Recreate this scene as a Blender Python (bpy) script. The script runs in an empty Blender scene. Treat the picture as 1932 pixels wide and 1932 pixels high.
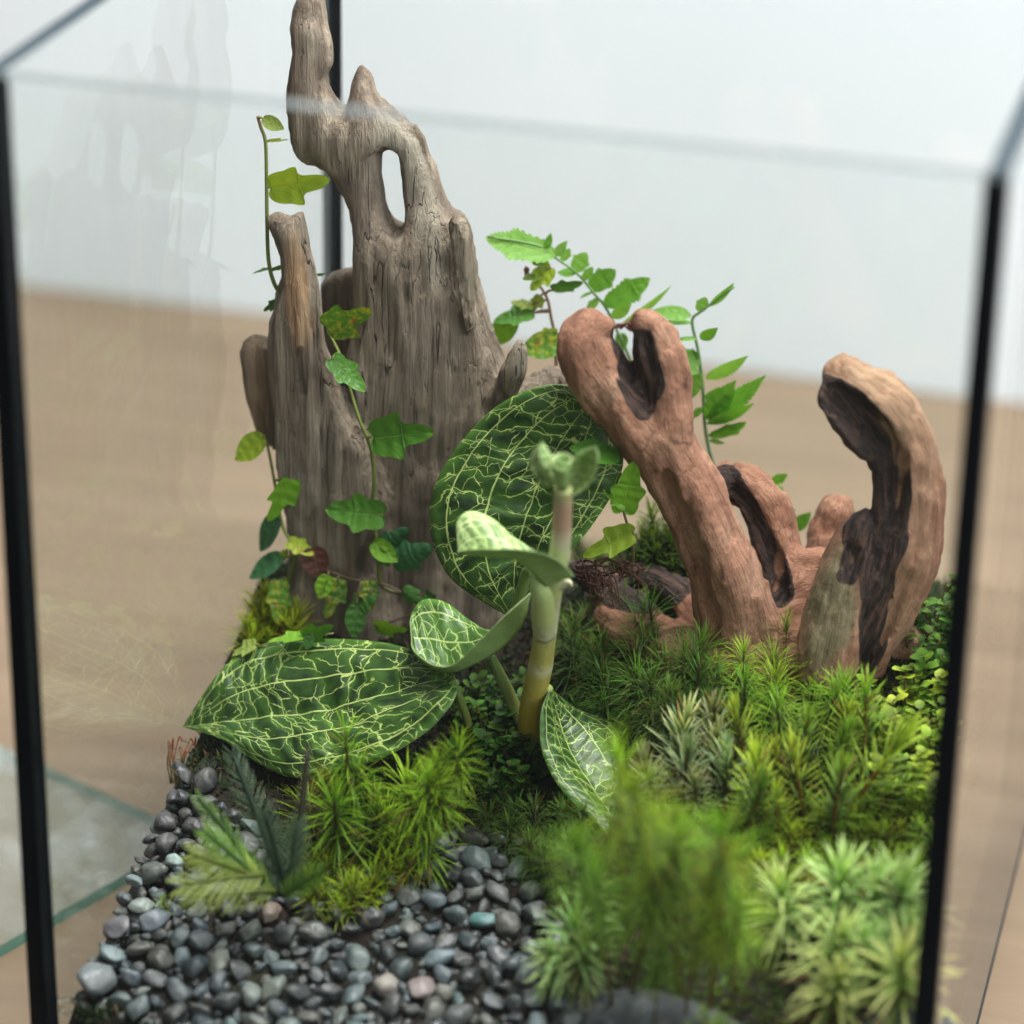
import bpy, bmesh, math, random
import numpy as np
from mathutils import Matrix, Vector

random.seed(7)
RNG = np.random.default_rng(11)
S = bpy.context.scene
COL = S.collection
CM = 0.01                                   # everything below is measured in centimetres

# ------------------------------------------------------------------ camera
FPX = 5949.0                                # focal length in units of 1/1932 of the frame
PITCH, YAW, ROLL = math.radians(25.03), math.radians(-14.92), math.radians(1.06)
CAM = np.array([15.35, -64.19, 43.36])
_cp, _sp, _cy, _sy = math.cos(PITCH), math.sin(PITCH), math.cos(YAW), math.sin(YAW)
FW = np.array([_sy * _cp, _cy * _cp, -_sp])
_rt = np.array([_cy, -_sy, 0.0])
_up = np.cross(_rt, FW)
RT = _rt * math.cos(ROLL) + _up * math.sin(ROLL)
UP = -_rt * math.sin(ROLL) + _up * math.cos(ROLL)
cd = bpy.data.cameras.new('camera')
cam = bpy.data.objects.new('camera', cd)
COL.objects.link(cam)
cam.matrix_world = Matrix(((RT[0], UP[0], -FW[0], CAM[0] * CM), (RT[1], UP[1], -FW[1], CAM[1] * CM),
                           (RT[2], UP[2], -FW[2], CAM[2] * CM), (0, 0, 0, 1)))
cd.sensor_fit = 'HORIZONTAL'
cd.sensor_width = 36.0
cd.lens = FPX * 36.0 / 1932.0
cd.clip_start, cd.clip_end = 0.02, 50.0
cd.dof.use_dof = True
cd.dof.focus_distance = 0.752
cd.dof.aperture_fstop = 6.8
cd.dof.aperture_blades = 0
S.camera = cam

# ------------------------------------------------------------------ light
W = bpy.data.worlds.new('World')
S.world = W
W.use_nodes = True
W.node_tree.nodes['Background'].inputs[0].default_value = (0.86, 0.94, 1.0, 1)
W.node_tree.nodes['Background'].inputs[1].default_value = 0.07


def area(name, loc, target, size, power, col):
    l = bpy.data.lights.new(name, 'AREA')
    l.shape = 'RECTANGLE'
    l.size, l.size_y = size
    l.energy = power
    l.color = col
    o = bpy.data.objects.new(name, l)
    COL.objects.link(o)
    o.location = Vector(loc) * CM
    o.rotation_euler = (Vector(target) * CM - o.location).to_track_quat('-Z', 'Y').to_euler()
    return o


area('overhead_light', (16, 6, 118), (0, 1, 8), (0.5, 0.4), 25, (1.0, 0.985, 0.96))
area('window_light', (140, -60, 100), (0, 30, 10), (1.2, 1.4), 29, (0.88, 0.95, 1.0))
area('front_fill_light', (25, -170, 130), (0, 0, 12), (2.0, 1.6), 12, (1.0, 0.985, 0.96))  # soft fill added behind the camera to lift the front faces

S.render.engine = 'CYCLES'
S.cycles.use_denoising = True
S.cycles.max_bounces = 6
S.cycles.diffuse_bounces = 3
S.cycles.glossy_bounces = 3
S.cycles.use_adaptive_sampling = True
S.cycles.adaptive_threshold = 0.03
S.cycles.transparent_max_bounces = 24
S.cycles.caustics_reflective = False
S.cycles.caustics_refractive = False
S.cycles.sample_clamp_indirect = 6.0
S.view_settings.view_transform = 'Standard'
S.view_settings.look = 'None'
S.view_settings.exposure = 0.0
S.view_settings.gamma = 1.0


# ------------------------------------------------------------------ helpers
def ray(x, y):
    return FW + RT * ((x - 966.0) / FPX) - UP * ((y - 966.0) / FPX)


def PY(x, y, Y):
    d = ray(x, y)
    return CAM + d * ((Y - CAM[1]) / d[1])


def PZ(x, y, Z):
    d = ray(x, y)
    return CAM + d * ((Z - CAM[2]) / d[2])


def proj(P):
    d = np.asarray(P, float) - CAM
    z = d @ FW
    return np.stack([966 + FPX * (d @ RT) / z, 966 - FPX * (d @ UP) / z], -1)


def sm(a, b, x):
    t = np.clip((x - a) / (b - a), 0, 1)
    return t * t * (3 - 2 * t)


_LAT = RNG.random((32, 32, 32))


def vnoise(p):
    """smooth value noise in -1..1, p (...,3)"""
    i = np.floor(p).astype(int)
    f = p - i
    f = f * f * (3 - 2 * f)
    r = 0
    for a in (0, 1):
        wa = f[..., 0] if a else 1 - f[..., 0]
        for b in (0, 1):
            wb = f[..., 1] if b else 1 - f[..., 1]
            for c in (0, 1):
                wc = f[..., 2] if c else 1 - f[..., 2]
                r = r + wa * wb * wc * _LAT[(i[..., 0] + a) % 32, (i[..., 1] + b) % 32, (i[..., 2] + c) % 32]
    return r * 2 - 1


def catmull(pts, n):
    P = np.asarray(pts, float)
    m = len(P)
    if m < 3:
        t = np.linspace(0, 1, n)[:, None]
        return P[0] * (1 - t) + P[-1] * t
    Q = np.vstack([2 * P[0] - P[1], P, 2 * P[-1] - P[-2]])
    u = np.linspace(0, m - 1 - 1e-9, n)
    k = u.astype(int)
    t = (u - k)[:, None]
    a, b, c, d = Q[k], Q[k + 1], Q[k + 2], Q[k + 3]
    return 0.5 * (2 * b + (c - a) * t + (2 * a - 5 * b + 4 * c - d) * t ** 2 + (3 * b - a - 3 * c + d) * t ** 3)


def tag(o, label=None, cat=None, group=None, kind=None):
    if label: o['label'] = label
    if cat: o['category'] = cat
    if group: o['group'] = group
    if kind: o['kind'] = kind
    return o


def empty(name, loc, label, cat, group=None):
    o = bpy.data.objects.new(name, None)
    o.empty_display_size = 0.01
    COL.objects.link(o)
    o.location = Vector([float(c) for c in loc]) * CM
    return tag(o, label, cat, group)


def mesh(name, verts, faces, mats, smooth=True, uv=None, col=None, midx=None):
    """verts in cm -> mesh data in metres"""
    me = bpy.data.meshes.new(name)
    v = np.asarray(verts, float) * CM
    me.from_pydata(v.tolist(), [], faces if isinstance(faces, list) else faces.tolist())
    for m in (mats if isinstance(mats, (list, tuple)) else [mats]):
        me.materials.append(m)
    if smooth:
        me.polygons.foreach_set('use_smooth', [True] * len(me.polygons))
    if midx is not None:
        me.polygons.foreach_set('material_index', midx)
    if uv is not None:
        lay = me.uv_layers.new(name='UVMap')
        vi = np.zeros(len(me.loops), int)
        me.loops.foreach_get('vertex_index', vi)
        lay.data.foreach_set('uv', np.asarray(uv, float)[vi].ravel())
    if col is not None:
        c = np.asarray(col, float)
        if c.shape[1] == 3:
            c = np.hstack([c, np.ones((len(c), 1))])
        at = me.color_attributes.new('Col', 'FLOAT_COLOR', 'POINT')
        at.data.foreach_set('color', c.ravel())
    me.update()
    return me


def obj(name, me, parent=None, loc=None):
    o = bpy.data.objects.new(name, me)
    COL.objects.link(o)
    if parent is not None:
        o.parent = parent
    if loc is not None:
        o.location = Vector([float(c) for c in loc]) * CM
    return o


def part(name, verts, faces, mats, root=None, **k):
    """a mesh given in world centimetres, attached to a root Empty"""
    v = np.asarray(verts, float)
    if root is not None:
        base = root
        off = np.zeros(3)
        while base is not None:
            off += np.array(base.location) / CM
            base = base.parent
        v = v - off
    return obj(name, mesh(name, v, faces, mats, **k), root)


def box(lo, hi):
    x0, y0, z0 = lo
    x1, y1, z1 = hi
    v = [(x0, y0, z0), (x1, y0, z0), (x1, y1, z0), (x0, y1, z0), (x0, y0, z1), (x1, y0, z1), (x1, y1, z1), (x0, y1, z1)]
    f = [(0, 3, 2, 1), (4, 5, 6, 7), (0, 1, 5, 4), (1, 2, 6, 5), (2, 3, 7, 6), (3, 0, 4, 7)]
    return v, f


def tube(pts, rad, sides=10, n=None, cap=True):
    n = n or max(6, 5 * len(pts))
    P = catmull(pts, n)
    r = np.interp(np.linspace(0, 1, n), np.linspace(0, 1, len(rad)), rad) if np.ndim(rad) else np.full(n, rad)
    T = np.gradient(P, axis=0)
    T /= np.linalg.norm(T, axis=1)[:, None] + 1e-12
    ref = np.array([0.3, 1, 0.2])
    A = np.cross(T, ref)
    A /= np.linalg.norm(A, axis=1)[:, None]
    B = np.cross(T, A)
    an = np.arange(sides) * 2 * math.pi / sides
    V = (P[:, None] + r[:, None, None] * (A[:, None] * np.cos(an)[None, :, None] + B[:, None] * np.sin(an)[None, :, None])).reshape(-1, 3)
    F = []
    for i in range(n - 1):
        for j in range(sides):
            k = (j + 1) % sides
            F.append((i * sides + j, i * sides + k, (i + 1) * sides + k, (i + 1) * sides + j))
    if cap:
        V = np.vstack([V, P[0], P[-1]])
        a, b = n * sides, n * sides + 1
        for j in range(sides):
            k = (j + 1) % sides
            F.append((a, k, j))
            F.append((b, (n - 1) * sides + j, (n - 1) * sides + k))
    return V, F


def merge(parts):
    V, F, o = [], [], 0
    for v, f in parts:
        v = np.asarray(v, float)
        V.append(v)
        F += [tuple(i + o for i in q) for q in f]
        o += len(v)
    return np.vstack(V), F


# ------------------------------------------------------------------ materials
class NT:
    def __init__(self, name):
        self.m = bpy.data.materials.new(name)
        self.m.use_nodes = True
        self.t = self.m.node_tree
        self.t.nodes.clear()
        self.out = self.t.nodes.new('ShaderNodeOutputMaterial')

    def n(self, typ, props=None, **inp):
        nd = self.t.nodes.new('ShaderNode' + typ)
        for k, v in (props or {}).items():
            setattr(nd, k, v)
        for k, v in inp.items():
            key = int(k[1:]) if k[0] == 'i' and k[1:].isdigit() else k.replace('_', ' ')
            self.set(nd.inputs[key], v)
        return nd

    def set(self, s, v):
        if isinstance(v, bpy.types.NodeSocket):
            self.t.links.new(v, s)
        elif isinstance(v, bpy.types.Node):
            self.t.links.new(v.outputs[0], s)
        else:
            s.default_value = v

    def math(self, op, a, b=0.0, c=0.0, clamp=False):
        nd = self.t.nodes.new('ShaderNodeMath')
        nd.operation = op
        nd.use_clamp = clamp
        self.set(nd.inputs[0], a); self.set(nd.inputs[1], b); self.set(nd.inputs[2], c)
        return nd.outputs[0]

    def mix(self, fac, a, b, mode='MIX'):
        nd = self.t.nodes.new('ShaderNodeMix')
        nd.data_type = 'RGBA'
        nd.blend_type = mode
        self.set(nd.inputs[0], fac); self.set(nd.inputs[6], a); self.set(nd.inputs[7], b)
        return nd.outputs[2]

    def ramp(self, fac, stops):
        nd = self.t.nodes.new('ShaderNodeValToRGB')
        e = nd.color_ramp.elements
        while len(e) < len(stops):
            e.new(0.5)
        for k, (p, c) in enumerate(stops):
            e[k].position = p
            e[k].color = c if len(c) == 4 else (*c, 1)
        self.set(nd.inputs[0], fac)
        return nd.outputs[0]

    def coords(self, scale=(1, 1, 1), src='Object', rot=(0, 0, 0)):
        tc = self.n('TexCoord')
        mp = self.n('Mapping', Vector=tc.outputs[src], Scale=scale, Rotation=rot)
        return mp.outputs[0]

    def noise(self, vec, scale, detail=4.0, rough=0.55, dist=0.0):
        return self.n('TexNoise', Vector=vec, Scale=scale, Detail=detail, Roughness=rough, Distortion=dist).outputs[0]

    def bump(self, h, strength, dist, normal=None):
        b = self.n('Bump', Height=h, Strength=strength, Distance=dist)
        if normal is not None:
            self.set(b.inputs['Normal'], normal)
        return b.outputs[0]

    def done(self, sh):
        self.t.links.new(sh if isinstance(sh, bpy.types.NodeSocket) else sh.outputs[0], self.out.inputs[0])
        return self.m


def pbr(t, col, rough=0.5, normal=None, spec=0.5, **k):
    b = t.n('BsdfPrincipled', Base_Color=col, Roughness=rough, **k)
    b.inputs['Specular IOR Level'].default_value = spec
    if normal is not None:
        t.set(b.inputs['Normal'], normal)
    return b


def glass_mat(name, tint, smear=0.0, refl=1.0):
    t = NT(name)
    g = t.n('NewGeometry')
    dt = t.n('VectorMath', {'operation': 'DOT_PRODUCT'}, i0=g.outputs['Incoming'], i1=g.outputs['Normal'])
    c = t.math('ABSOLUTE', dt.outputs['Value'])
    k = t.math('POWER', t.math('SUBTRACT', 1.0, c, clamp=True), 5.0)
    fr = t.math('MULTIPLY', t.math('MULTIPLY_ADD', k, 0.96, 0.04), refl)
    tr = t.n('BsdfTransparent', Color=(*tint, 1))
    gl = t.n('BsdfGlossy', Color=(1, 1, 1, 1), Roughness=0.0)
    sh = t.n('MixShader', i0=fr, i1=tr, i2=gl)
    if smear:
        v = t.coords((60, 60, 7))
        n1 = t.noise(v, 1.0, 5, 0.6, 0.4)
        n2 = t.noise(t.coords((9, 9, 9)), 1.0, 3)
        f = t.math('MULTIPLY', t.math('MULTIPLY', t.ramp(n1, [(0.45, (0, 0, 0)), (0.75, (1, 1, 1))]),
                                      t.ramp(n2, [(0.4, (0, 0, 0)), (0.65, (1, 1, 1))])), smear)
        df = t.n('BsdfTranslucent', Color=(0.9, 0.93, 0.93, 1))
        d2 = t.n('BsdfDiffuse', Color=(0.9, 0.93, 0.93, 1))
        dd = t.n('MixShader', i0=0.5, i1=df, i2=d2)
        sh = t.n('MixShader', i0=f, i1=sh, i2=dd)
    return t.done(sh)


def edge_mat(name, col, alpha):
    t = NT(name)
    b = pbr(t, (*col, 1), 0.6, None, 0.2)
    tr = t.n('BsdfTransparent', Color=(*[min(1, 0.3 + c) for c in col], 1))
    return t.done(t.n('MixShader', i0=alpha, i1=tr, i2=b))


MAT = {}
MAT['glass'] = glass_mat('clear glass', (0.985, 0.995, 0.992), 0.0, 0.9)
MAT['glass_smeared'] = glass_mat('smeared glass', (0.985, 0.995, 0.992), 0.05, 0.6)
MAT['glass_edge'] = edge_mat('ground glass edge', (0.15, 0.17, 0.17), 0.72)
MAT['glass_edge_dark'] = edge_mat('side glass edge', (0.03, 0.045, 0.055), 0.95)
MAT['glass_frosted'] = glass_mat('frosted glass', (0.93, 0.97, 0.96), 0.8)
MAT['glass_edge_green'] = edge_mat('green glass edge', (0.16, 0.40, 0.33), 0.6)


def m_silicone():
    t = NT('black silicone')
    n = t.noise(t.coords((300, 300, 40)), 1.0, 3)
    return t.done(pbr(t, t.ramp(n, [(0.3, (0.003, 0.004, 0.005)), (0.8, (0.008, 0.009, 0.011))]), 0.5, t.bump(n, 0.1, 0.0005), 0.2))


MAT['silicone'] = m_silicone()


def m_table():
    t = NT('oak table')
    v = t.coords((6, 60, 60))
    n1 = t.noise(v, 1.0, 6, 0.6, 0.6)
    n2 = t.noise(t.coords((2.5, 9, 9)), 1.0, 3, 0.5, 0.3)
    n3 = t.noise(t.coords((25, 420, 400)), 1.0, 3)
    c = t.ramp(n1, [(0.3, (0.185, 0.124, 0.072)), (0.55, (0.25, 0.174, 0.105)), (0.8, (0.31, 0.225, 0.145))])
    c = t.mix(t.math('MULTIPLY', n2, 0.6), c, (0.235, 0.175, 0.12, 1))
    c = t.mix(t.ramp(n3, [(0.5, (0, 0, 0)), (0.75, (0.45, 0.45, 0.45))]), c, (0.24, 0.15, 0.09, 1))
    return t.done(pbr(t, c, 0.45, t.bump(n3, 0.15, 0.0004), 0.4))


MAT['table'] = m_table()


def m_wall():
    t = NT('white painted wall')
    n = t.noise(t.coords((8, 8, 8)), 1.0, 4)
    n2 = t.noise(t.coords((200, 200, 200)), 1.0, 3)
    c = t.ramp(n, [(0.3, (0.78, 0.855, 0.90)), (0.7, (0.81, 0.88, 0.93))])
    return t.done(pbr(t, c, 0.8, t.bump(n2, 0.1, 0.0005), 0.2))


MAT['wall'] = m_wall()


def m_soil():
    t = NT('dark soil')
    v = t.coords((1, 1, 1))
    n = t.noise(v, 260, 6, 0.65)
    n2 = t.noise(v, 45, 3)
    c = t.ramp(n, [(0.3, (0.005, 0.004, 0.003)), (0.55, (0.016, 0.010, 0.007)), (0.8, (0.06, 0.030, 0.018))])
    c = t.mix(t.ramp(n2, [(0.45, (0, 0, 0)), (0.7, (0.5, 0.5, 0.5))]), c, (0.022, 0.028, 0.008, 1))
    return t.done(pbr(t, c, 0.85, t.bump(n, 0.9, 0.003), 0.3))


MAT['soil'] = m_soil()


def m_pebble():
    t = NT('river pebble')
    oi = t.n('ObjectInfo')
    v = t.n('VectorMath', {'operation': 'ADD'}, i0=t.coords((1, 1, 1)), i1=t.n('VectorMath', {'operation': 'SCALE'}, i0=oi.outputs['Location'], Scale=37.0)).outputs[0]
    n = t.noise(v, 900, 4, 0.6)
    n2 = t.noise(v, 220, 3, 0.5, 0.5)
    at = t.n('Attribute', {'attribute_name': 'Col'})
    c = t.mix(1.0, oi.outputs['Color'], at.outputs['Color'], 'MULTIPLY')
    c = t.mix(t.ramp(n2, [(0.35, (0, 0, 0)), (0.7, (0.5, 0.5, 0.5))]), c, t.mix(0.5, c, (0.30, 0.29, 0.26, 1)))
    c = t.mix(t.ramp(n, [(0.55, (0, 0, 0)), (0.75, (0.35, 0.35, 0.35))]), c, (0.03, 0.03, 0.032, 1))
    r = t.ramp(n2, [(0.3, (0.22, 0.22, 0.22)), (0.7, (0.52, 0.52, 0.52))])
    return t.done(pbr(t, c, r, t.bump(n, 0.6, 0.0006), 0.45))


MAT['pebble'] = m_pebble()


def m_rock(name, a, b, c_):
    t = NT(name)
    v = t.coords((1, 1, 1))
    n = t.noise(v, 130, 7, 0.65)
    n2 = t.noise(v, 420, 5, 0.6)
    c = t.ramp(n, [(0.32, a), (0.52, b), (0.72, c_)])
    c = t.mix(t.ramp(n2, [(0.58, (0, 0, 0)), (0.68, (0.8, 0.8, 0.8))]), c, (0.10, 0.065, 0.03, 1))
    return t.done(pbr(t, c, 0.55, t.bump(n2, 0.7, 0.0012, t.bump(n, 0.5, 0.003)), 0.5))


MAT['rock_grey'] = m_rock('grey rock', (0.03, 0.033, 0.036), (0.09, 0.095, 0.10), (0.42, 0.42, 0.41))
MAT['rock_dark'] = m_rock('dark stone', (0.012, 0.013, 0.014), (0.05, 0.054, 0.058), (0.22, 0.23, 0.23))


def m_greywood():
    t = NT('weathered grey driftwood')
    v = t.coords((1, 1, 1))
    warp = t.n('TexNoise', Vector=v, Scale=28.0, Detail=3.0)
    wv = t.n('VectorMath', {'operation': 'MULTIPLY_ADD'}, i0=warp.outputs[1], i1=(0.004, 0.004, 0.03), i2=v).outputs[0]

    def st(sx, sz):
        return t.n('Mapping', Vector=wv, Scale=(sx, sx, sz)).outputs[0]
    fine = t.noise(st(1500, 70), 1.0, 5, 0.7)
    mid = t.noise(st(330, 22), 1.0, 4, 0.6)
    big = t.noise(v, 42, 4, 0.6)
    crack = t.noise(t.n('Mapping', Vector=v, Scale=(230, 230, 5), Rotation=(0, 0.09, 0)).outputs[0], 1.0, 3, 0.5)
    crack = t.ramp(crack, [(0.488, (0, 0, 0)), (0.498, (1, 1, 1)), (0.502, (1, 1, 1)), (0.512, (0, 0, 0))])
    gate = t.ramp(t.noise(v, 34, 2), [(0.5, (0, 0, 0)), (0.6, (1, 1, 1))])
    crack = t.math('MULTIPLY', t.math('MULTIPLY', crack, gate), 0.75)
    pit = t.noise(st(900, 260), 1.0, 2, 0.5)
    pit = t.ramp(pit, [(0.66, (0, 0, 0)), (0.74, (1, 1, 1))])
    c = t.ramp(mid, [(0.32, (0.160, 0.118, 0.082)), (0.5, (0.315, 0.248, 0.180)), (0.68, (0.53, 0.435, 0.325))])
    c = t.mix(t.ramp(big, [(0.35, (0, 0, 0)), (0.7, (0.75, 0.75, 0.75))]), c, (0.215, 0.162, 0.128, 1))
    c = t.mix(t.ramp(t.noise(v, 19, 3), [(0.55, (0, 0, 0)), (0.75, (0.6, 0.6, 0.6))]), c, (0.37, 0.315, 0.235, 1))
    c = t.mix(t.ramp(fine, [(0.5, (0, 0, 0)), (0.75, (0.55, 0.55, 0.55))]), c, (0.085, 0.060, 0.045, 1))
    at = t.n('Attribute', {'attribute_name': 'Col'})
    sp = t.n('SeparateColor', Color=at.outputs['Color'])
    bare = t.ramp(mid, [(0.3, (0.19, 0.105, 0.055)), (0.5, (0.42, 0.255, 0.14)), (0.7, (0.60, 0.42, 0.26))])
    c = t.mix(sp.outputs[0], c, bare)
    c = t.mix(sp.outputs[2], c, (0.42, 0.365, 0.28, 1))  # paler where light is painted on the wood
    c = t.mix(t.math('MULTIPLY', sp.outputs[1], 0.9), c, (0.028, 0.021, 0.017, 1))  # near black where shade is painted in
    c = t.mix(crack, c, (0.03, 0.022, 0.017, 1))
    c = t.mix(t.math('MULTIPLY', pit, 0.2), c, (0.06, 0.042, 0.032, 1))
    h = t.math('SUBTRACT', t.math('MULTIPLY_ADD', mid, 1.3, fine), t.math('MULTIPLY_ADD', crack, 2.5, t.math('MULTIPLY', pit, 0.3)))
    return t.done(pbr(t, c, 0.82, t.bump(h, 0.9, 0.0016), 0.25))


MAT['greywood'] = m_greywood()


def m_redwood():
    t = NT('red brown root wood')
    v = t.coords((1, 1, 1))
    n = t.noise(v, 62, 5, 0.6)
    f = t.noise(v, 1500, 4, 0.7)
    sp_ = t.noise(v, 420, 4, 0.6)
    c = t.ramp(n, [(0.3, (0.225, 0.096, 0.058)), (0.5, (0.36, 0.175, 0.108)), (0.72, (0.50, 0.29, 0.19))])
    ga = t.n('Attribute', {'attribute_name': 'grain'}).outputs['Vector']
    g0 = t.n('Mapping', Vector=ga, Scale=(7, 7, 0.7)).outputs[0]
    g1 = t.noise(t.n('Mapping', Vector=ga, Scale=(20, 20, 1.6)).outputs[0], 1.0, 5, 0.65)
    gr0 = t.noise(g0, 1.0, 5, 0.65)
    c = t.mix(t.ramp(gr0, [(0.36, (0.4, 0.4, 0.4)), (0.52, (0, 0, 0))]), c, (0.15, 0.066, 0.042, 1))
    c = t.mix(t.ramp(gr0, [(0.55, (0, 0, 0)), (0.75, (0.6, 0.6, 0.6))]), c, (0.50, 0.30, 0.20, 1))
    c = t.mix(t.ramp(g1, [(0.36, (0.6, 0.6, 0.6)), (0.49, (0, 0, 0))]), c, (0.16, 0.075, 0.048, 1))
    c = t.mix(t.ramp(f, [(0.5, (0, 0, 0)), (0.72, (0.5, 0.5, 0.5))]), c, (0.11, 0.05, 0.032, 1))
    c = t.mix(t.ramp(sp_, [(0.6, (0, 0, 0)), (0.72, (0.55, 0.55, 0.55))]), c, (0.10, 0.06, 0.045, 1))
    at = t.n('Attribute', {'attribute_name': 'Col'})
    s = t.n('SeparateColor', Color=at.outputs['Color'])
    g = t.n('Mapping', Vector=ga, Scale=(9, 9, 0.8)).outputs[0]
    gr = t.noise(g, 1.0, 4, 0.6)
    burn = t.ramp(gr, [(0.34, (0.012, 0.009, 0.008)), (0.52, (0.045, 0.027, 0.022)), (0.7, (0.13, 0.068, 0.048))])
    tan = t.ramp(gr, [(0.3, (0.26, 0.15, 0.09)), (0.55, (0.40, 0.26, 0.155)), (0.8, (0.52, 0.37, 0.24))])
    olive = t.ramp(gr, [(0.3, (0.11, 0.085, 0.045)), (0.6, (0.21, 0.17, 0.095)), (0.8, (0.33, 0.27, 0.17))])
    c = t.mix(s.outputs[1], c, tan)
    c = t.mix(s.outputs[2], c, olive)
    jag = t.noise(g0, 0.6, 4, 0.6)
    bm = t.math('ADD', s.outputs[0], t.math('MULTIPLY_ADD', jag, 1.1, -0.55))
    bm = t.ramp(bm, [(0.34, (0, 0, 0)), (0.66, (1, 1, 1))])
    c = t.mix(bm, c, burn)
    h = t.math('MULTIPLY_ADD', t.math('MULTIPLY', gr, bm), 2.2, t.math('MULTIPLY_ADD', t.math('MULTIPLY_ADD', gr0, 1.5, t.math('MULTIPLY_ADD', g1, 1.6, sp_)), 0.8, t.math('MULTIPLY', f, 0.6)))
    r = t.math('MULTIPLY_ADD', bm, -0.25, 0.85)
    return t.done(pbr(t, c, r, t.bump(h, 0.6, 0.0010), 0.3))


MAT['redwood'] = m_redwood()


def add_translucent(t, bs, col, fac, normal=None):
    tl = t.n('BsdfTranslucent', Color=col)
    if normal is not None:
        t.set(tl.inputs['Normal'], normal)
    return t.n('MixShader', i0=fac, i1=bs, i2=tl)


def m_orchid(name, dark, mid, vein, nu, nv, vw=1.0, soft=0.0):
    t = NT(name)
    uv = t.n('UVMap', {'uv_map': 'UVMap'})
    s = t.n('SeparateXYZ', Vector=uv.outputs[0])
    u, v = s.outputs[0], s.outputs[1]
    oi = t.n('ObjectInfo')
    ob = t.coords((1, 1, 1))
    wz = t.n('TexNoise', Vector=ob, Scale=300.0, Detail=3.0)
    wl = t.n('TexNoise', Vector=ob, Scale=70.0, Detail=2.0)
    w1 = t.math('MULTIPLY_ADD', wz.outputs[0], 0.055, -0.0275)
    w2 = t.math('MULTIPLY_ADD', wl.outputs[0], 0.26, -0.13)
    vv = t.math('ADD', v, t.math('MULTIPLY', w1, 0.5))
    # long veins run from base to tip
    dl = t.math('PINGPONG', vv, 0.2)
    wl_ = t.math('MULTIPLY_ADD', t.math('SUBTRACT', 1.0, u), 0.012, 0.014)
    lv = t.math('SUBTRACT', 1.0, t.math('DIVIDE', dl, t.math('MULTIPLY', wl_, 1.25 * vw)), clamp=True)
    # cross veins: cells between the long veins, wider across than along
    wu = t.n('SeparateColor', Color=wz.outputs[1])
    lu = t.n('SeparateColor', Color=wl.outputs[1])
    uu = t.math('ADD', u, t.math('ADD', t.math('MULTIPLY_ADD', wu.outputs[0], 0.05, -0.025), t.math('MULTIPLY_ADD', lu.outputs[1], 0.16, -0.08)))
    v2 = t.math('ADD', v, t.math('ADD', t.math('MULTIPLY_ADD', wu.outputs[2], 0.10, -0.05), w2))
    # ladder of cross veins between neighbouring long veins, each strip with its own beat
    strip_no = t.math('FLOOR', t.math('DIVIDE', vv, 0.4))
    wn = t.n('TexWhiteNoise', {'noise_dimensions': '1D'}, W=t.math('ADD', strip_no, t.math('MULTIPLY', oi.outputs['Random'], 91.0)))
    ph = t.math('MULTIPLY', t.math('ADD', uu, t.math('MULTIPLY', t.math('ABSOLUTE', v), 0.10)), nu)
    ph = t.math('ADD', ph, t.math('MULTIPLY', wn.outputs[0], 7.0))
    ph = t.math('ADD', ph, t.math('MULTIPLY_ADD', wl.outputs[0], 2.6, -1.3))
    d = t.math('PINGPONG', ph, 0.5)
    cvn = t.math('SUBTRACT', 1.0, t.math('DIVIDE', d, 0.085 * vw), clamp=True)
    halo = t.math('SUBTRACT', 1.0, t.math('DIVIDE', d, 0.42), clamp=True)
    fade = t.ramp(t.noise(ob, 170, 2), [(0.37, (0.0, 0.0, 0.0)), (0.46, (1, 1, 1))])
    cvn = t.math('MULTIPLY', cvn, fade)
    cv2 = t.n('CombineXYZ', X=t.math('MULTIPLY', uu, nu * 1.15), Y=t.math('MULTIPLY', v2, nv * 1.5), Z=t.math('MULTIPLY', oi.outputs['Random'], 31.0))
    vo2 = t.n('TexVoronoi', {'feature': 'DISTANCE_TO_EDGE', 'voronoi_dimensions': '3D'}, Vector=cv2.outputs[0], Scale=1.0, Randomness=1.0)
    fade2 = t.ramp(t.noise(ob, 210, 2), [(0.42, (0.0, 0.0, 0.0)), (0.52, (0.9, 0.9, 0.9))])
    cvn = t.math('MAXIMUM', cvn, t.math('MULTIPLY', t.math('SUBTRACT', 1.0, t.math('DIVIDE', vo2.outputs['Distance'], 0.055 * vw), clamp=True), fade2))
    vn = t.math('MAXIMUM', t.math('MULTIPLY', lv, 0.95), cvn)
    vn = t.ramp(vn, [(0.1, (0, 0, 0)), (0.62, (1, 1, 1))])
    edge = t.math('ABSOLUTE', v)
    ef = t.ramp(edge, [(0.86, (0, 0, 0)), (0.985, (0.75, 0.75, 0.75))])
    n = t.noise(ob, 95, 4, 0.6)
    base = t.mix(t.ramp(n, [(0.35, (0, 0, 0)), (0.65, (1, 1, 1))]), (*dark, 1), (*mid, 1))
    base = t.mix(t.math('MULTIPLY', halo, 0.55), base, (mid[0] * 1.9, mid[1] * 1.8, mid[2] * 1.5, 1))
    base = t.mix(ef, base, (mid[0] * 2.2, mid[1] * 2.1, mid[2] * 2.2, 1))
    if soft:
        base = t.mix(soft, base, (0.22, 0.34, 0.14, 1))
    c = t.mix(vn, base, (*vein, 1))
    h = t.math('MULTIPLY_ADD', halo, -0.8, t.math('MULTIPLY', n, 0.5))
    hb = t.bump(h, 0.22, 0.0010)
    hb = t.bump(t.noise(ob, 2600, 2), 0.12, 0.0002, hb)
    b = pbr(t, c, 0.42, hb, 0.45)
    return t.done(add_translucent(t, b, t.mix(0.5, c, (0.12, 0.30, 0.04, 1)), 0.12))


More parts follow.
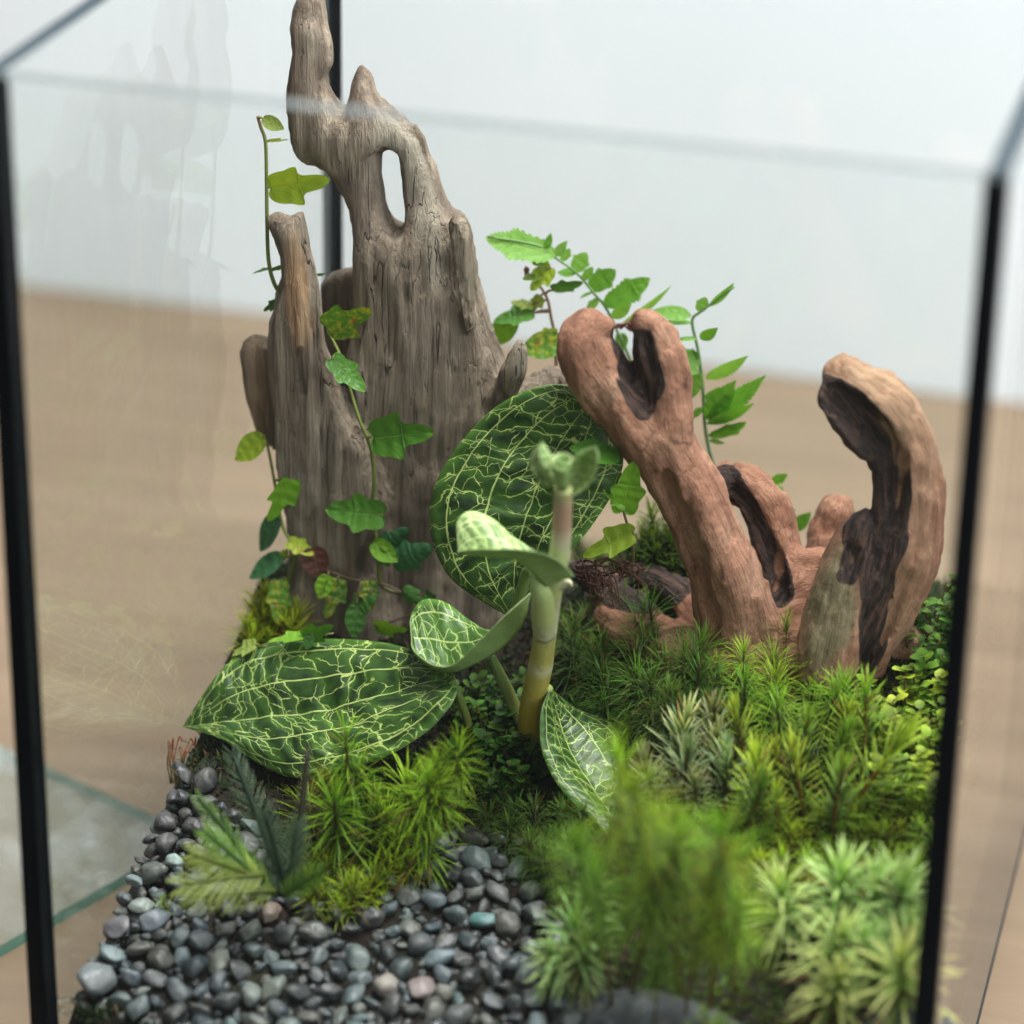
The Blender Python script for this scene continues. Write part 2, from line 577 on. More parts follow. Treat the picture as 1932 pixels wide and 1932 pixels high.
def m_leaf(name, base, rough=0.4, transl=0.25, veins=0.35, bump_scale=420, spec=0.4, objcol=False, spots=0.0):
    t = NT(name)
    ob = t.coords((1, 1, 1))
    uv = t.n('UVMap', {'uv_map': 'UVMap'})
    s = t.n('SeparateXYZ', Vector=uv.outputs[0])
    u, v = s.outputs[0], s.outputs[1]
    oi = t.n('ObjectInfo')
    c0 = oi.outputs['Color'] if objcol else (*base, 1)
    n = t.noise(ob, 230, 4, 0.6)
    c = t.mix(t.ramp(n, [(0.3, (0, 0, 0)), (0.7, (0.5, 0.5, 0.5))]), c0, t.mix(1.0, c0, (0.55, 0.75, 0.45, 1), 'MULTIPLY'))
    av = t.math('ABSOLUTE', v)
    mid = t.math('SUBTRACT', 1.0, t.math('DIVIDE', av, 0.05), clamp=True)
    # side veins leave the midrib forward
    ph = t.math('PINGPONG', t.math('SUBTRACT', u, t.math('MULTIPLY', av, 0.30)), 0.085)
    sv = t.math('SUBTRACT', 1.0, t.math('DIVIDE', ph, 0.018), clamp=True)
    vn = t.math('MAXIMUM', mid, t.math('MULTIPLY', sv, 0.45))
    c = t.mix(t.math('MULTIPLY', vn, veins), c, t.mix(0.5, c, (0.35, 0.45, 0.12, 1)))
    if spots:
        sp_ = t.ramp(t.noise(ob, 600, 4, 0.65), [(0.48, (0, 0, 0)), (0.62, (1, 1, 1))])
        c = t.mix(t.math('MULTIPLY', sp_, spots), c, (0.50, 0.40, 0.03, 1))
        sr = t.ramp(t.noise(ob, 260, 2, 0.5), [(0.66, (0, 0, 0)), (0.70, (1, 1, 1))])
        c = t.mix(t.math('MULTIPLY', sr, spots), c, (0.25, 0.06, 0.02, 1))
    h = t.math('MULTIPLY_ADD', vn, -0.5, t.math('MULTIPLY', t.noise(ob, bump_scale, 3), 1.2))
    nb = t.bump(h, 0.5, 0.0006)
    b = pbr(t, c, rough, nb, spec)
    tc = t.mix(1.0, c, (1.25, 1.15, 0.5, 1), 'MULTIPLY')
    return t.done(add_translucent(t, b, tc, transl))


MAT['orchid'] = m_orchid('jewel orchid leaf', (0.006, 0.018, 0.005), (0.036, 0.092, 0.013), (0.48, 0.58, 0.18), 15, 3.0, 0.5)
MAT['orchid_light'] = m_orchid('jewel orchid young leaf', (0.014, 0.042, 0.010), (0.055, 0.135, 0.020), (0.42, 0.54, 0.18), 11, 2.4, 0.75, 0.05)
MAT['orchid_pale'] = m_orchid('jewel orchid bud leaf', (0.15, 0.24, 0.09), (0.36, 0.52, 0.17), (0.60, 0.72, 0.32), 7, 2.4, 1.1, 0.4)
MAT['orchid_under'] = m_leaf('orchid leaf underside', (0.44, 0.57, 0.23), 0.5, 0.3, 0.15)
MAT['orchid_rim'] = m_leaf('orchid leaf margin', (0.34, 0.42, 0.20), 0.4, 0.2, 0.0)
MAT['fig'] = m_leaf('creeping fig leaf', (0.05, 0.16, 0.03), 0.42, 0.25, 0.2, objcol=True)
MAT['fig_spotted'] = m_leaf('yellowing creeping fig leaf', (0.05, 0.16, 0.03), 0.42, 0.2, 0.12, objcol=True, spots=0.6)
MAT['fern'] = m_leaf('fern pinna', (0.09, 0.26, 0.03), 0.45, 0.35, 0.3, objcol=True)


def m_vcol(name, rough, transl=0.0, var=0.25, spec=0.35, bumpd=0.0):
    """colour from the mesh's own colours, varied from object to object"""
    t = NT(name)
    at = t.n('Attribute', {'attribute_name': 'Col'})
    oi = t.n('ObjectInfo')
    c = t.mix(1.0, at.outputs['Color'], oi.outputs['Color'], 'MULTIPLY')
    k = t.math('MULTIPLY_ADD', oi.outputs['Random'], var * 2, 1 - var)
    hs = t.n('HueSaturation', Hue=0.5, Saturation=1.0, Value=k, Color=c)
    c = hs.outputs[0]
    nb = None
    if bumpd:
        nb = t.bump(t.noise(t.coords((1, 1, 1)), 700, 4), 0.5, bumpd)
    b = pbr(t, c, rough, nb, spec)
    if transl:
        return t.done(add_translucent(t, b, t.mix(1.0, c, (1.2, 1.15, 0.6, 1), 'MULTIPLY'), transl))
    return t.done(b)


MAT['moss'] = m_vcol('moss leaf', 0.5, 0.35, 0.28, 0.3)
MAT['stem'] = m_vcol('plant stem', 0.42, 0.08, 0.0, 0.4, 0.0006)
MAT['twig'] = m_vcol('dry rootlet', 0.8, 0.0, 0.0, 0.2, 0.0006)


# ------------------------------------------------------------------ the setting
WALL_Y = 39.8
tag(part('tabletop', *box((-170.0, -13.5, -2.5), (190.0, WALL_Y - 0.1, 0.0)), MAT['table'], smooth=False), kind='structure')
tag(part('wall', *box((-260, WALL_Y, -60), (260, WALL_Y + 10, 240)), MAT['wall'], smooth=False), kind='structure')

# ------------------------------------------------------------------ glass tank
TX, TY0, TY1, TH, TT = 10.0, -10.0, 11.2, 25.0, 0.42
tank = empty('glass_tank', (0, 1, 0), 'open topped clear glass tank with black silicone corners holding the planting', 'tank')
BK = 0.40


def pane(name, lo, hi, mats, thin):
    """thin: axis of the pane's thickness; faces across it are clear, the rest are edges"""
    v, f = box(lo, hi)
    ax = [2, 2, 1, 0, 1, 0]
    idx = [0 if ax[i] == thin else 1 for i in range(6)]
    return part(name, v, f, mats, tank, smooth=False, midx=idx)


pane('front_pane', (-TX + BK, TY0, 0.5), (TX - BK, TY0 + TT, TH), [MAT['glass'], MAT['glass_edge']], 1)
pane('back_pane', (-TX + 0.31, TY1 - TT, 0.5), (TX - 0.31, TY1, TH), [MAT['glass'], MAT['glass_edge']], 1)
pane('side_pane', (-TX, TY0 + BK, 0.5), (-TX + TT, TY1 - 0.32, TH), [MAT['glass_smeared'], MAT['glass_edge_dark']], 0)
pane('side_pane', (TX - TT, TY0 + BK, 0.5), (TX, TY1 - 0.32, TH), [MAT['glass'], MAT['glass_edge_dark']], 0)
pane('base_pane', (-TX, TY0, 0.0), (TX, TY1, 0.5), [MAT['glass'], MAT['glass_edge_dark']], 2)


def seam(x, y, sx, sy, BK=0.55):
    """black corner joint with a rounded bead on the inside"""
    pts = [(x, y), (x - sx * BK, y), (x - sx * BK, y - sy * 0.42)]
    if sy > 0:
        pts = [(x, y), (x - sx * 0.30, y), (x - sx * 0.30, y - sy * 0.31), (x, y - sy * 0.31)]
    c = (x - sx * BK, y - sy * BK)
    for a in ((0.2, 0.4, 0.6, 0.8) if sy < 0 else ()):
        an = a * math.pi / 2
        pts.append((x - sx * (0.42 + 0.03 * (1 - math.sin(an)) + 0.05 * math.cos(an)), y - sy * (0.42 + 0.05 * math.sin(an) + 0.03 * (1 - math.cos(an)))))
    if sy < 0:
        pts += [(x - sx * 0.42, y - sy * BK), (x, y - sy * BK)]
    n = len(pts)
    v = [(px, py, 0.502) for px, py in pts] + [(px, py, TH - 0.03) for px, py in pts]
    f = [tuple(range(n)), tuple(range(2 * n - 1, n - 1, -1))] + [(i, i + n, (i + 1) % n + n, (i + 1) % n) for i in range(n)]
    part('silicone_seam', v, f, MAT['silicone'], tank, smooth=False)
    if sy > 0:                                   # bead filling the inner corner at the back
        xi, yi, r_ = x - sx * (TT + 0.004), y - sy * (TT + 0.004), 0.17
        arc = [(xi, yi), (xi - sx * r_, yi)] + [(xi - sx * r_ * (1 - 0.75 * math.sin(q)), yi - sy * r_ * (1 - 0.75 * math.cos(q))) for q in (0.35, 0.8, 1.22)] + [(xi, yi - sy * r_)]
        n = len(arc)
        v = [(a_, b_, 0.51) for a_, b_ in arc] + [(a_, b_, TH - 0.1) for a_, b_ in arc]
        f = [tuple(range(n)), tuple(range(2 * n - 1, n - 1, -1))] + [(i, i + n, (i + 1) % n + n, (i + 1) % n) for i in range(n)]
        part('silicone_bead', v, f, MAT['silicone'], tank, smooth=False)


for sx in (-1, 1):
    for y, sy in ((TY0, -1), (TY1, 1)):
        seam(sx * TX, y, sx, sy, 0.41 if sy < 0 else 0.45)

# spare sheet of glass lying on the table beside the tank
c0 = np.array([-14.2, 9.6])
_a = PZ(0, 1780, 0.4)[:2]; _b = PZ(210, 1660, 0.4)[:2]
_c = PZ(290, 1530, 0.4)[:2]; _d = PZ(40, 1403, 0.4)[:2]
d1 = (_b - _a) / np.linalg.norm(_b - _a)
d2 = (_d - _c) / np.linalg.norm(_d - _c)
M2 = np.array([d1, -d2]).T
k = np.linalg.solve(M2, _c - _a)
c0 = _a + d1 * k[0]
d2 = np.array([-d1[1], d1[0]])
if d2 @ (_d - _c) < 0:
    d2 = -d2
q = [c0, c0 - d1 * 19, c0 - d1 * 19 + d2 * 19, c0 + d2 * 19]
v = [(p[0], p[1], 0.006) for p in q] + [(p[0], p[1], 0.33) for p in q]
f = [(0, 3, 2, 1), (4, 5, 6, 7), (0, 1, 5, 4), (1, 2, 6, 5), (2, 3, 7, 6), (3, 0, 4, 7)]
tag(part('glass_sheet', v, f, [MAT['glass_frosted'], MAT['glass_edge_green']], smooth=False, midx=[0, 0, 1, 1, 1, 1]),
    'loose square glass sheet with green edge lying flat on the table beside the tank', 'glass sheet')


# ------------------------------------------------------------------ the ground in the tank
def ground(x, y):
    x = np.asarray(x, float); y = np.asarray(y, float)
    h = 5.8 + 0.30 * np.minimum(y, 4) - 0.30 * np.clip(y - 4.6, 0, 20)
    h = h + 1.55 * sm(-0.5, 2.6, x) * sm(-12.0, -6.5, y)
    h = h + 0.5 * sm(2.0, 6.0, y) * sm(2, -4, x)
    h = h - 0.7 * np.exp(-((x + 1.6) ** 2 / 3.0 + (y + 1.6) ** 2 / 1.6))
    h = h + 2.3 * np.exp(-((x - 0.3) ** 2 / 3.2 + (y - 6.2) ** 2 / 2.6))
    p = np.stack([x, y, 0 * x], -1)
    return h + 0.16 * vnoise(p * 0.9 + 5) + 0.07 * vnoise(p * 2.3 + 9)


def on_ground(px, py, up=0.0, prefer=None):
    """nearest point along the pixel's ray that stands `up` above the ground"""
    d = ray(px, py)
    Y = np.linspace(-9.5, 10.6, 260)
    P = CAM[None] + d[None] * ((Y - CAM[1]) / d[1])[:, None]
    g = P[:, 2] - ground(P[:, 0], P[:, 1]) - up
    i = np.argmax(g < 0) if (g < 0).any() else len(Y) - 1
    return P[i]


nx, ny = 90, 96
gx = np.linspace(-TX + TT + 0.015, TX - TT - 0.015, nx)
gy = np.linspace(TY0 + TT + 0.015, TY1 - TT - 0.015, ny)
GX, GY = np.meshgrid(gx, gy, indexing='ij')
GZ = ground(GX, GY) - 0.55 * sm(-8.5, -9.3, GX) * sm(1.5, -1.0, GY) - 0.3 * sm(-8.6, -9.3, GY) * sm(1.5, 0.0, GX)
V = np.stack([GX, GY, GZ], -1).reshape(-1, 3)
F = [(i * ny + j, (i + 1) * ny + j, (i + 1) * ny + j + 1, i * ny + j + 1) for i in range(nx - 1) for j in range(ny - 1)]
rim = [i * ny for i in range(nx)] + [(nx - 1) * ny + j for j in range(1, ny)] + [i * ny + ny - 1 for i in range(nx - 2, -1, -1)] + [j for j in range(ny - 2, 0, -1)]
bot = []
vb = []
for k_, i in enumerate(rim):
    vb.append((V[i][0], V[i][1], 0.52))
    bot.append(len(V) + k_)
V = np.vstack([V, vb])
for k_ in range(len(rim)):
    m_ = (k_ + 1) % len(rim)
    F.append((rim[k_], bot[k_], bot[m_], rim[m_]))
F.append(tuple(bot))
tag(part('soil', V, F, MAT['soil']), kind='structure')

# ------------------------------------------------------------------ implicit surfaces for the wood
def surface_nets(Fd, org, h):
    ins = Fd < 0
    nx, ny, nz = Fd.shape
    acc = np.zeros((nx - 1, ny - 1, nz - 1, 3), np.float32)
    cnt = np.zeros((nx - 1, ny - 1, nz - 1), np.float32)
    sl = [slice(0, -1), slice(1, None)]
    offs = [(a, b, c) for a in (0, 1) for b in (0, 1) for c in (0, 1)]
    for a in offs:
        for ax in range(3):
            if a[ax]:
                continue
            b = list(a); b[ax] = 1
            fa = Fd[sl[a[0]], sl[a[1]], sl[a[2]]]
            fb = Fd[sl[b[0]], sl[b[1]], sl[b[2]]]
            cr = (fa < 0) != (fb < 0)
            t = np.where(cr, fa / np.where(cr, fa - fb, 1), 0)
            for k in range(3):
                acc[..., k] += np.where(cr, a[k] + (t if k == ax else 0), 0)
            cnt += cr
    act = cnt > 0
    idx = -np.ones(act.shape, int)
    idx[act] = np.arange(act.sum())
    ijk = np.argwhere(act)
    V = org + h * (ijk + acc[act] / cnt[act][:, None])
    Q = []
    for ax in range(3):
        u, w = [(1, 2), (2, 0), (0, 1)][ax]
        s0 = [slice(1, -1)] * 3; s1 = [slice(1, -1)] * 3
        s0[ax] = slice(0, -1); s1[ax] = slice(1, None)
        A = ins[tuple(s0)]; B = ins[tuple(s1)]
        e = np.argwhere(A != B)
        if not len(e):
            continue
        fl = A[tuple(e.T)]
        g = e.copy(); g[:, u] += 1; g[:, w] += 1
        def cell(du, dw):
            q = g.copy(); q[:, u] += du; q[:, w] += dw
            return idx[tuple(q.T)]
        q = np.stack([cell(-1, -1), cell(0, -1), cell(0, 0), cell(-1, 0)], 1)
        q[~fl] = q[~fl][:, ::-1]
        Q.append(q)
    return V, np.vstack(Q)


def relax(V, Q, it=2, lam=0.5):
    e = np.vstack([Q[:, [0, 1]], Q[:, [1, 2]], Q[:, [2, 3]], Q[:, [3, 0]]])
    for _ in range(it):
        acc = np.zeros_like(V)
        n = np.zeros(len(V))
        for k in range(3):
            acc[:, k] = np.bincount(e[:, 0], V[e[:, 1], k], len(V)) + np.bincount(e[:, 1], V[e[:, 0], k], len(V))
        n = np.bincount(e[:, 0], minlength=len(V)) + np.bincount(e[:, 1], minlength=len(V))
        V = V + lam * (acc / np.maximum(n, 1)[:, None] - V)
    return V


class Field:
    def __init__(self, lo, hi, h):
        self.lo = np.array(lo, float); self.h = h
        n = np.ceil((np.array(hi) - self.lo) / h).astype(int) + 1
        self.ax = [self.lo[k] + h * np.arange(n[k]) for k in range(3)]
        self.F = np.full(n, 5.0, np.float32)
        self.segs = []

    def sub(self, lo, hi, m):
        s = []
        for k in range(3):
            a = int(max(0, math.floor((lo[k] - m - self.lo[k]) / self.h)))
            b = int(min(len(self.ax[k]), math.ceil((hi[k] + m - self.lo[k]) / self.h) + 1))
            if b <= a:
                return None
            s.append(slice(a, b))
        return tuple(s)

    def cone(self, a, b, ra, rb, k=0.25, carve=False, sq=(1, 1, 1)):
        a = np.asarray(a, float); b = np.asarray(b, float)
        r = max(ra, rb)
        s = self.sub(np.minimum(a, b) - r, np.maximum(a, b) + r, 2.5 * k + 0.3)
        if s is None:
            return
        X, Y, Z = np.meshgrid(self.ax[0][s[0]], self.ax[1][s[1]], self.ax[2][s[2]], indexing='ij')
        P = np.stack([X, Y, Z], -1) - a
        ab = b - a
        t = np.clip(P @ ab / max(ab @ ab, 1e-9), 0, 1)
        d = np.linalg.norm((P - t[..., None] * ab) * np.array(sq), axis=-1) - (ra + t * (rb - ra))
        self.comb(s, d, k, carve)

    def comb(self, s, d, k, carve=False):
        f = self.F[s]
        if carve:
            hh = np.clip(0.5 - 0.5 * (f + d) / k, 0, 1)
            self.F[s] = f + (-d - f) * hh + k * hh * (1 - hh)
        else:
            hh = np.clip(0.5 + 0.5 * (f - d) / k, 0, 1)
            self.F[s] = f + (d - f) * hh - k * hh * (1 - hh)

    def chain(self, pts, k=0.25, carve=False, n=None, sq=(1, 1, 1)):
        """pts: (x,y,z,r)"""
        P = catmull(pts, n or 4 * len(pts))
        s0 = RNG.uniform(0, 50)
        for i in range(len(P) - 1):
            if not carve:
                self.segs.append((P[i, :3], P[i + 1, :3], P[i, 3], P[i + 1, 3], s0))
                s0 += np.linalg.norm(P[i + 1, :3] - P[i, :3])
            self.cone(P[i, :3], P[i + 1, :3], max(P[i, 3], 0.02), max(P[i + 1, 3], 0.02), k if i == 0 else min(k, 0.12), carve, sq)

    def outline(self, poly, Yp, tmax, holes=(), k=0.3, lean=0.0, zref=10.0, iters=1500):
        """a closed outline on the plane y=Yp, inflated like a balloon, at most tmax to either side"""
        X2, Z2 = np.meshgrid(self.ax[0], self.ax[2], indexing='ij')

        def inside(pl):
            r = np.zeros(X2.shape, bool)
            m = len(pl)
            for i in range(m):
                x0, z0 = pl[i]; x1, z1 = pl[(i + 1) % m]
                c = (z0 > Z2) != (z1 > Z2)
                xi = x0 + (Z2 - z0) * (x1 - x0) / (z1 - z0 + 1e-12)
                r ^= c & (X2 < xi)
            return r

        def dist(pl):
            d = np.full(X2.shape, 9.0)
            m = len(pl)
            for i in range(m):
                a = pl[i]; b = pl[(i + 1) % m]
                ab = b - a
                t = np.clip(((X2 - a[0]) * ab[0] + (Z2 - a[1]) * ab[1]) / (ab @ ab + 1e-12), 0, 1)
                d = np.minimum(d, np.hypot(X2 - a[0] - t * ab[0], Z2 - a[1] - t * ab[1]))
            return d
        m = inside(poly)
        D = dist(poly)
        for hpl in holes:
            m &= ~inside(hpl)
            D = np.minimum(D, dist(hpl))
        h = np.zeros(X2.shape)
        src = 2.0 * self.h ** 2
        for _ in range(iters):
            g = np.zeros_like(h)
            g[1:-1, 1:-1] = 0.25 * (h[2:, 1:-1] + h[:-2, 1:-1] + h[1:-1, 2:] + h[1:-1, :-2] + src)
            h = np.where(m, g, 0)
        t = np.sqrt(np.maximum(h, 0))
        t = tmax * np.tanh(t / tmax)
        Dn = np.where(m, D, -D)
        h2 = np.where(m, np.maximum(t * t, 0.0), 0)
        h2 = np.where(Dn < 0.12, np.minimum(h2, 0.25 * np.maximum(Dn, -1) + 0 * h2) + np.where(Dn > 0, 0.5 * Dn * (Dn / 0.12), 0), h2)
        tt = np.sqrt(np.maximum(h2, 0.02))
        w0 = Yp + lean * (Z2 - zref)
        Yv = self.ax[1]
        d = ((Yv[None, :, None] - w0[:, None, :]) ** 2 - h2[:, None, :]) / (2 * tt[:, None, :])
        d = np.clip(d, -3, 5)
        self.comb((slice(None),) * 3, d.astype(np.float32), k)

    def mesh(self, smooth=2):
        V, Q = surface_nets(self.F, self.lo, self.h)
        return relax(V, Q, smooth), Q


def grain_coords(V, segs):
    """(across, across, along) position of each vertex on the limb it belongs to"""
    best = np.full(len(V), 99.0)
    G = np.zeros((len(V), 3))
    for a, b, ra, rb, s0 in segs:
        ab = b - a
        L = np.linalg.norm(ab) + 1e-9
        T = ab / L
        A = np.cross(T, (0.2, 1.0, 0.1)); A /= np.linalg.norm(A)
        B = np.cross(T, A)
        d = V - a
        t = np.clip(d @ T / L, 0, 1)
        q = np.linalg.norm(d - (t * L)[:, None] * T, axis=1) - (ra + t * (rb - ra))
        m = q < best
        best[m] = q[m]
        G[m] = np.stack([d[m] @ A, d[m] @ B, s0 + d[m] @ T], -1)
    return G


def vert_normals(V, Q):
    n = np.cross(V[Q[:, 2]] - V[Q[:, 0]], V[Q[:, 3]] - V[Q[:, 1]])
    N = np.zeros_like(V)
    for k in range(4):
        for c in range(3):
            N[:, c] += np.bincount(Q[:, k], n[:, c], len(V))
    return N / (np.linalg.norm(N, axis=1)[:, None] + 1e-12)


def plane_poly(px, Y):
    P = np.array([PY(x, y, Y) for x, y in px])
    return P[:, [0, 2]]


def seg_dist(V, pts):
    d = np.full(len(V), 9.0)
    for i in range(len(pts) - 1):
        a = np.asarray(pts[i][:3]); b = np.asarray(pts[i + 1][:3])
        ra, rb = pts[i][3], pts[i + 1][3]
        ab = b - a
        t = np.clip((V - a) @ ab / (ab @ ab + 1e-9), 0, 1)
        d = np.minimum(d, np.linalg.norm(V - a - t[:, None] * ab, axis=1) - (ra + t * (rb - ra)))
    return d


PXC = 0.0124                                 # centimetres per pixel unit near the middle of the tank


def P4(x, y, Y, rpx):
    return (*PY(x, y, Y), rpx * PXC)


# ---- grey stump
Yt, Yf = 4.7, 3.5
fld = Field((-10.2, 1.4, 5.2), (-1.0, 7.6, 23.4), 0.065)
trunk = [(543, 20), (552, 2), (568, -14), (590, -10), (604, 8), (612, 55), (622, 88), (625, 125), (614, 150), (620, 178), (636, 204), (645, 212),
         (652, 188), (660, 160), (675, 136), (692, 156), (706, 186), (738, 212), (772, 242), (792, 264), (806, 302), (820, 336), (834, 382),
         (850, 402), (872, 412), (886, 442), (892, 475), (902, 545), (924, 620), (950, 690), (985, 760), (985, 900), (960, 1100), (950, 1260),
         (560, 1260), (600, 1000), (640, 800), (650, 700), (664, 600), (664, 500), (662, 440), (652, 392), (632, 345), (610, 322), (580, 316), (558, 303),
         (546, 275), (536, 225), (530, 185), (536, 140), (544, 100), (538, 62)]
hole = [(715, 292), (730, 283), (748, 296), (757, 340), (762, 400), (760, 426), (750, 433), (735, 416), (722, 382), (714, 332)]
fld.outline(plane_poly(trunk, Yt), Yt, 1.25, [plane_poly(hole, Yt)], lean=0.03, zref=12)
back = [(606, 530), (622, 515), (642, 505), (672, 498), (720, 560), (730, 700), (720, 830), (620, 830), (606, 700)]
fld.outline(plane_poly(back, Yt + 0.8), Yt + 0.8, 0.45, k=0.1)
finger = [(510, 406), (528, 398), (548, 402), (562, 396), (576, 396), (582, 420), (590, 466), (604, 530), (611, 600), (617, 650), (638, 718), (663, 780),
          (697, 822), (716, 880), (727, 960), (735, 1100), (740, 1250), (530, 1250), (548, 1100), (548, 1040), (540, 965), (524, 900), (520, 800),
          (515, 700), (511, 650), (515, 600), (526, 560), (540, 520), (538, 480), (525, 446), (513, 422)]
fld.outline(plane_poly(finger, Yf), Yf, 0.62, k=0.18, lean=-0.03, zref=12)
stub = [(455, 662), (464, 642), (490, 634), (518, 646), (530, 700), (530, 850), (502, 852), (482, 818), (466, 752)]
fld.outline(plane_poly(stub, Yf + 0.45), Yf + 0.45, 0.5, k=0.08)
lip = [(846, 420), (858, 404), (874, 414), (888, 446), (890, 520), (900, 620), (880, 640), (860, 520)]
fld.outline(plane_poly(lip, Yt - 0.75), Yt - 0.75, 0.4, k=0.15)
fld.chain([P4(940, 760, Yt - 0.4, 30), P4(965, 710, Yt - 0.7, 26), P4(980, 668, Yt - 0.8, 15), P4(981, 648, Yt - 0.8, 6)], 0.2)
fld.chain([P4(960, 780, Yt, 40), P4(1010, 740, Yt + 0.5, 32), P4(1050, 715, Yt + 0.8, 20)], 0.2)
# flowing base
for x0, y0, x1, y1, r, Y in ((600, 1000, 560, 1220, 55, Yf), (700, 960, 700, 1230, 65, Yf), (820, 900, 840, 1210, 80, Yt - 0.5), (900, 900, 930, 1200, 60, Yt - 0.3)):
    fld.chain([P4(x0, y0, Y + 0.2, r * 0.7), P4(x1, y1, Y, r)], 0.6)
# carved cracks, recess and hollows
cracks3 = [[P4(748, 450, Yt - 1.2, 6), P4(752, 560, Yt - 1.24, 7), P4(766, 700, Yt - 1.28, 7), P4(780, 860, Yt - 1.3, 5)], [P4(706, 500, Yt - 1.1, 5), P4(712, 640, Yt - 1.16, 6), P4(722, 760, Yt - 1.18, 5)],
           [P4(800, 470, Yt - 1.1, 5), P4(812, 600, Yt - 1.15, 6), P4(840, 760, Yt - 1.2, 5)], [P4(600, 700, Yf - 0.6, 5), P4(604, 800, Yf - 0.6, 5)], [P4(566, 660, Yf - 0.6, 5), P4(572, 740, Yf - 0.6, 5)]]
for c in cracks3:
    fld.chain(c, 0.06, carve=True)
recess = [P4(636, 560, 3.75, 17), P4(648, 640, 3.7, 22), P4(658, 720, 3.45, 20), P4(668, 775, 3.1, 14)]
fld.chain(recess, 0.12, carve=True)
fld.chain([P4(512, 660, 3.0, 7), P4(516, 760, 3.0, 7), P4(520, 860, 3.0, 6)], 0.1, carve=True)
holes3 = [[P4(704, 1040, Yf - 0.72, 22), P4(690, 1075, Yf - 0.70, 24)], [P4(597, 975, Yf - 0.78, 18), P4(590, 990, Yf - 0.76, 16)]]
for c in holes3:
    fld.chain(c, 0.12, carve=True)
# grain: long flutes along the wood
X, Y, Z = np.meshgrid(*fld.ax, indexing='ij')
near = np.abs(fld.F) < 0.5
Pn = np.stack([X[near], Y[near], Z[near]], -1)
wob = 0.35 * vnoise(Pn * [0.5, 0.5, 0.35])
Pw = Pn + wob[:, None]
disp = 0.115 * vnoise(Pw * [1.3, 1.3, 0.20] + 3) + 0.07 * vnoise(Pw * [3.2, 3.2, 0.33] + 8) + 0.06 * vnoise(Pw * [6.5, 6.5, 0.5] + 1) + 0.03 * vnoise(Pn * 2.6)
fld.F[near] += disp
V, Q = fld.mesh(1)
px = proj(V)
col = np.zeros((len(V), 3))
frontf = V[:, 1] < Yf + 0.35


def blob(cx, cy, rx, ry, rot=0.0, soft=0.35):
    a = math.radians(rot)
    dx, dy = px[:, 0] - cx, px[:, 1] - cy
    u = (dx * math.cos(a) + dy * math.sin(a)) / rx
    w = (-dx * math.sin(a) + dy * math.cos(a)) / ry
    return 1 - sm(1 - soft, 1 + soft, np.hypot(u, w) + 0.25 * vnoise(V * [2.5, 2.5, 1.2]))


col[:, 0] = np.maximum(blob(562, 560, 24, 120, -3), blob(484, 730, 24, 110) * 0.55) * frontf
col[:, 1] = np.max([1 - sm(0.0, 0.12, seg_dist(V, holes3[0])), 1 - sm(0.0, 0.12, seg_dist(V, holes3[1])), blob(660, 745, 14, 40, -20) * 0.8, blob(675, 140, 9, 18) * 0.5] + [0.75 * (1 - sm(0.0, 0.07, seg_dist(V, c))) for c in cracks3], axis=0)  # cracks and finger gap get shade painted in; the hollows are darkened alike
col[:, 2] = np.max([blob(760, 270, 60, 40, 45), blob(800, 400, 26, 140, -12) * 0.8, blob(590, 60, 18, 70) * 0.35, blob(985, 680, 20, 40) * 0.6], axis=0) * (V[:, 1] < Yt)  # light painted as paler colour on the right edges and tips
tag(part('driftwood_stump', V, Q, MAT['greywood'], col=col),
    'tall weathered grey driftwood with splintered fingers and an oval hole, left of the orchid', 'driftwood')

# ---- red brown root wood
fld = Field((-1.6, -0.6, 6.2), (9.5, 8.6, 18.6), 0.062)
Ya = 2.6
arm = [P4(1415, 1240, Ya + 0.2, 80), P4(1398, 1180, Ya + 0.1, 74), P4(1368, 1085, Ya, 70), P4(1322, 980, Ya - 0.2, 63), P4(1285, 900, Ya - 0.4, 59), P4(1245, 825, Ya - 0.5, 62)]
fld.chain(arm, 0.3)
fld.chain([P4(1220, 810, Ya - 0.5, 62), P4(1168, 750, Ya - 0.6, 54), P4(1122, 690, Ya - 0.7, 50), P4(1098, 645, Ya - 0.75, 46), P4(1108, 622, Ya - 0.7, 32)], 0.3)
fld.chain([P4(1108, 622, Ya - 0.75, 28), P4(1150, 614, Ya - 0.6, 10)], 0.2)
fld.chain([P4(1264, 800, Ya - 0.5, 52), P4(1257, 730, Ya - 0.4, 46), P4(1247, 668, Ya - 0.4, 42), P4(1228, 620, Ya - 0.5, 30), P4(1214, 606, Ya - 0.5, 18)], 0.25)
fld.chain([P4(1222, 612, Ya - 0.5, 14), P4(1195, 617, Ya - 0.5, 5)], 0.1)
fld.chain([P4(1410, 1240, Ya - 0.1, 40), P4(1388, 1120, Ya - 0.55, 34), P4(1345, 1010, Ya - 0.75, 30), P4(1300, 905, Ya - 0.85, 28)], 0.35)
fld.chain([P4(1365, 915, 5.0, 34), P4(1405, 915, 5.0, 42), P4(1445, 960, 4.8, 44), P4(1468, 1030, 4.4, 40), P4(1500, 1075, 4.2, 44), P4(1560, 1080, 4.2, 46), P4(1600, 1110, 3.8, 60)], 0.25)
fld.chain([P4(1540, 1150, 3.6, 60), P4(1460, 1190, 3.4, 70), P4(1500, 1100, 4.0, 50)], 0.35)
fld.chain([P4(1580, 960, 6.2, 32), P4(1570, 1000, 6.2, 46), P4(1560, 1080, 5.8, 50)], 0.2)
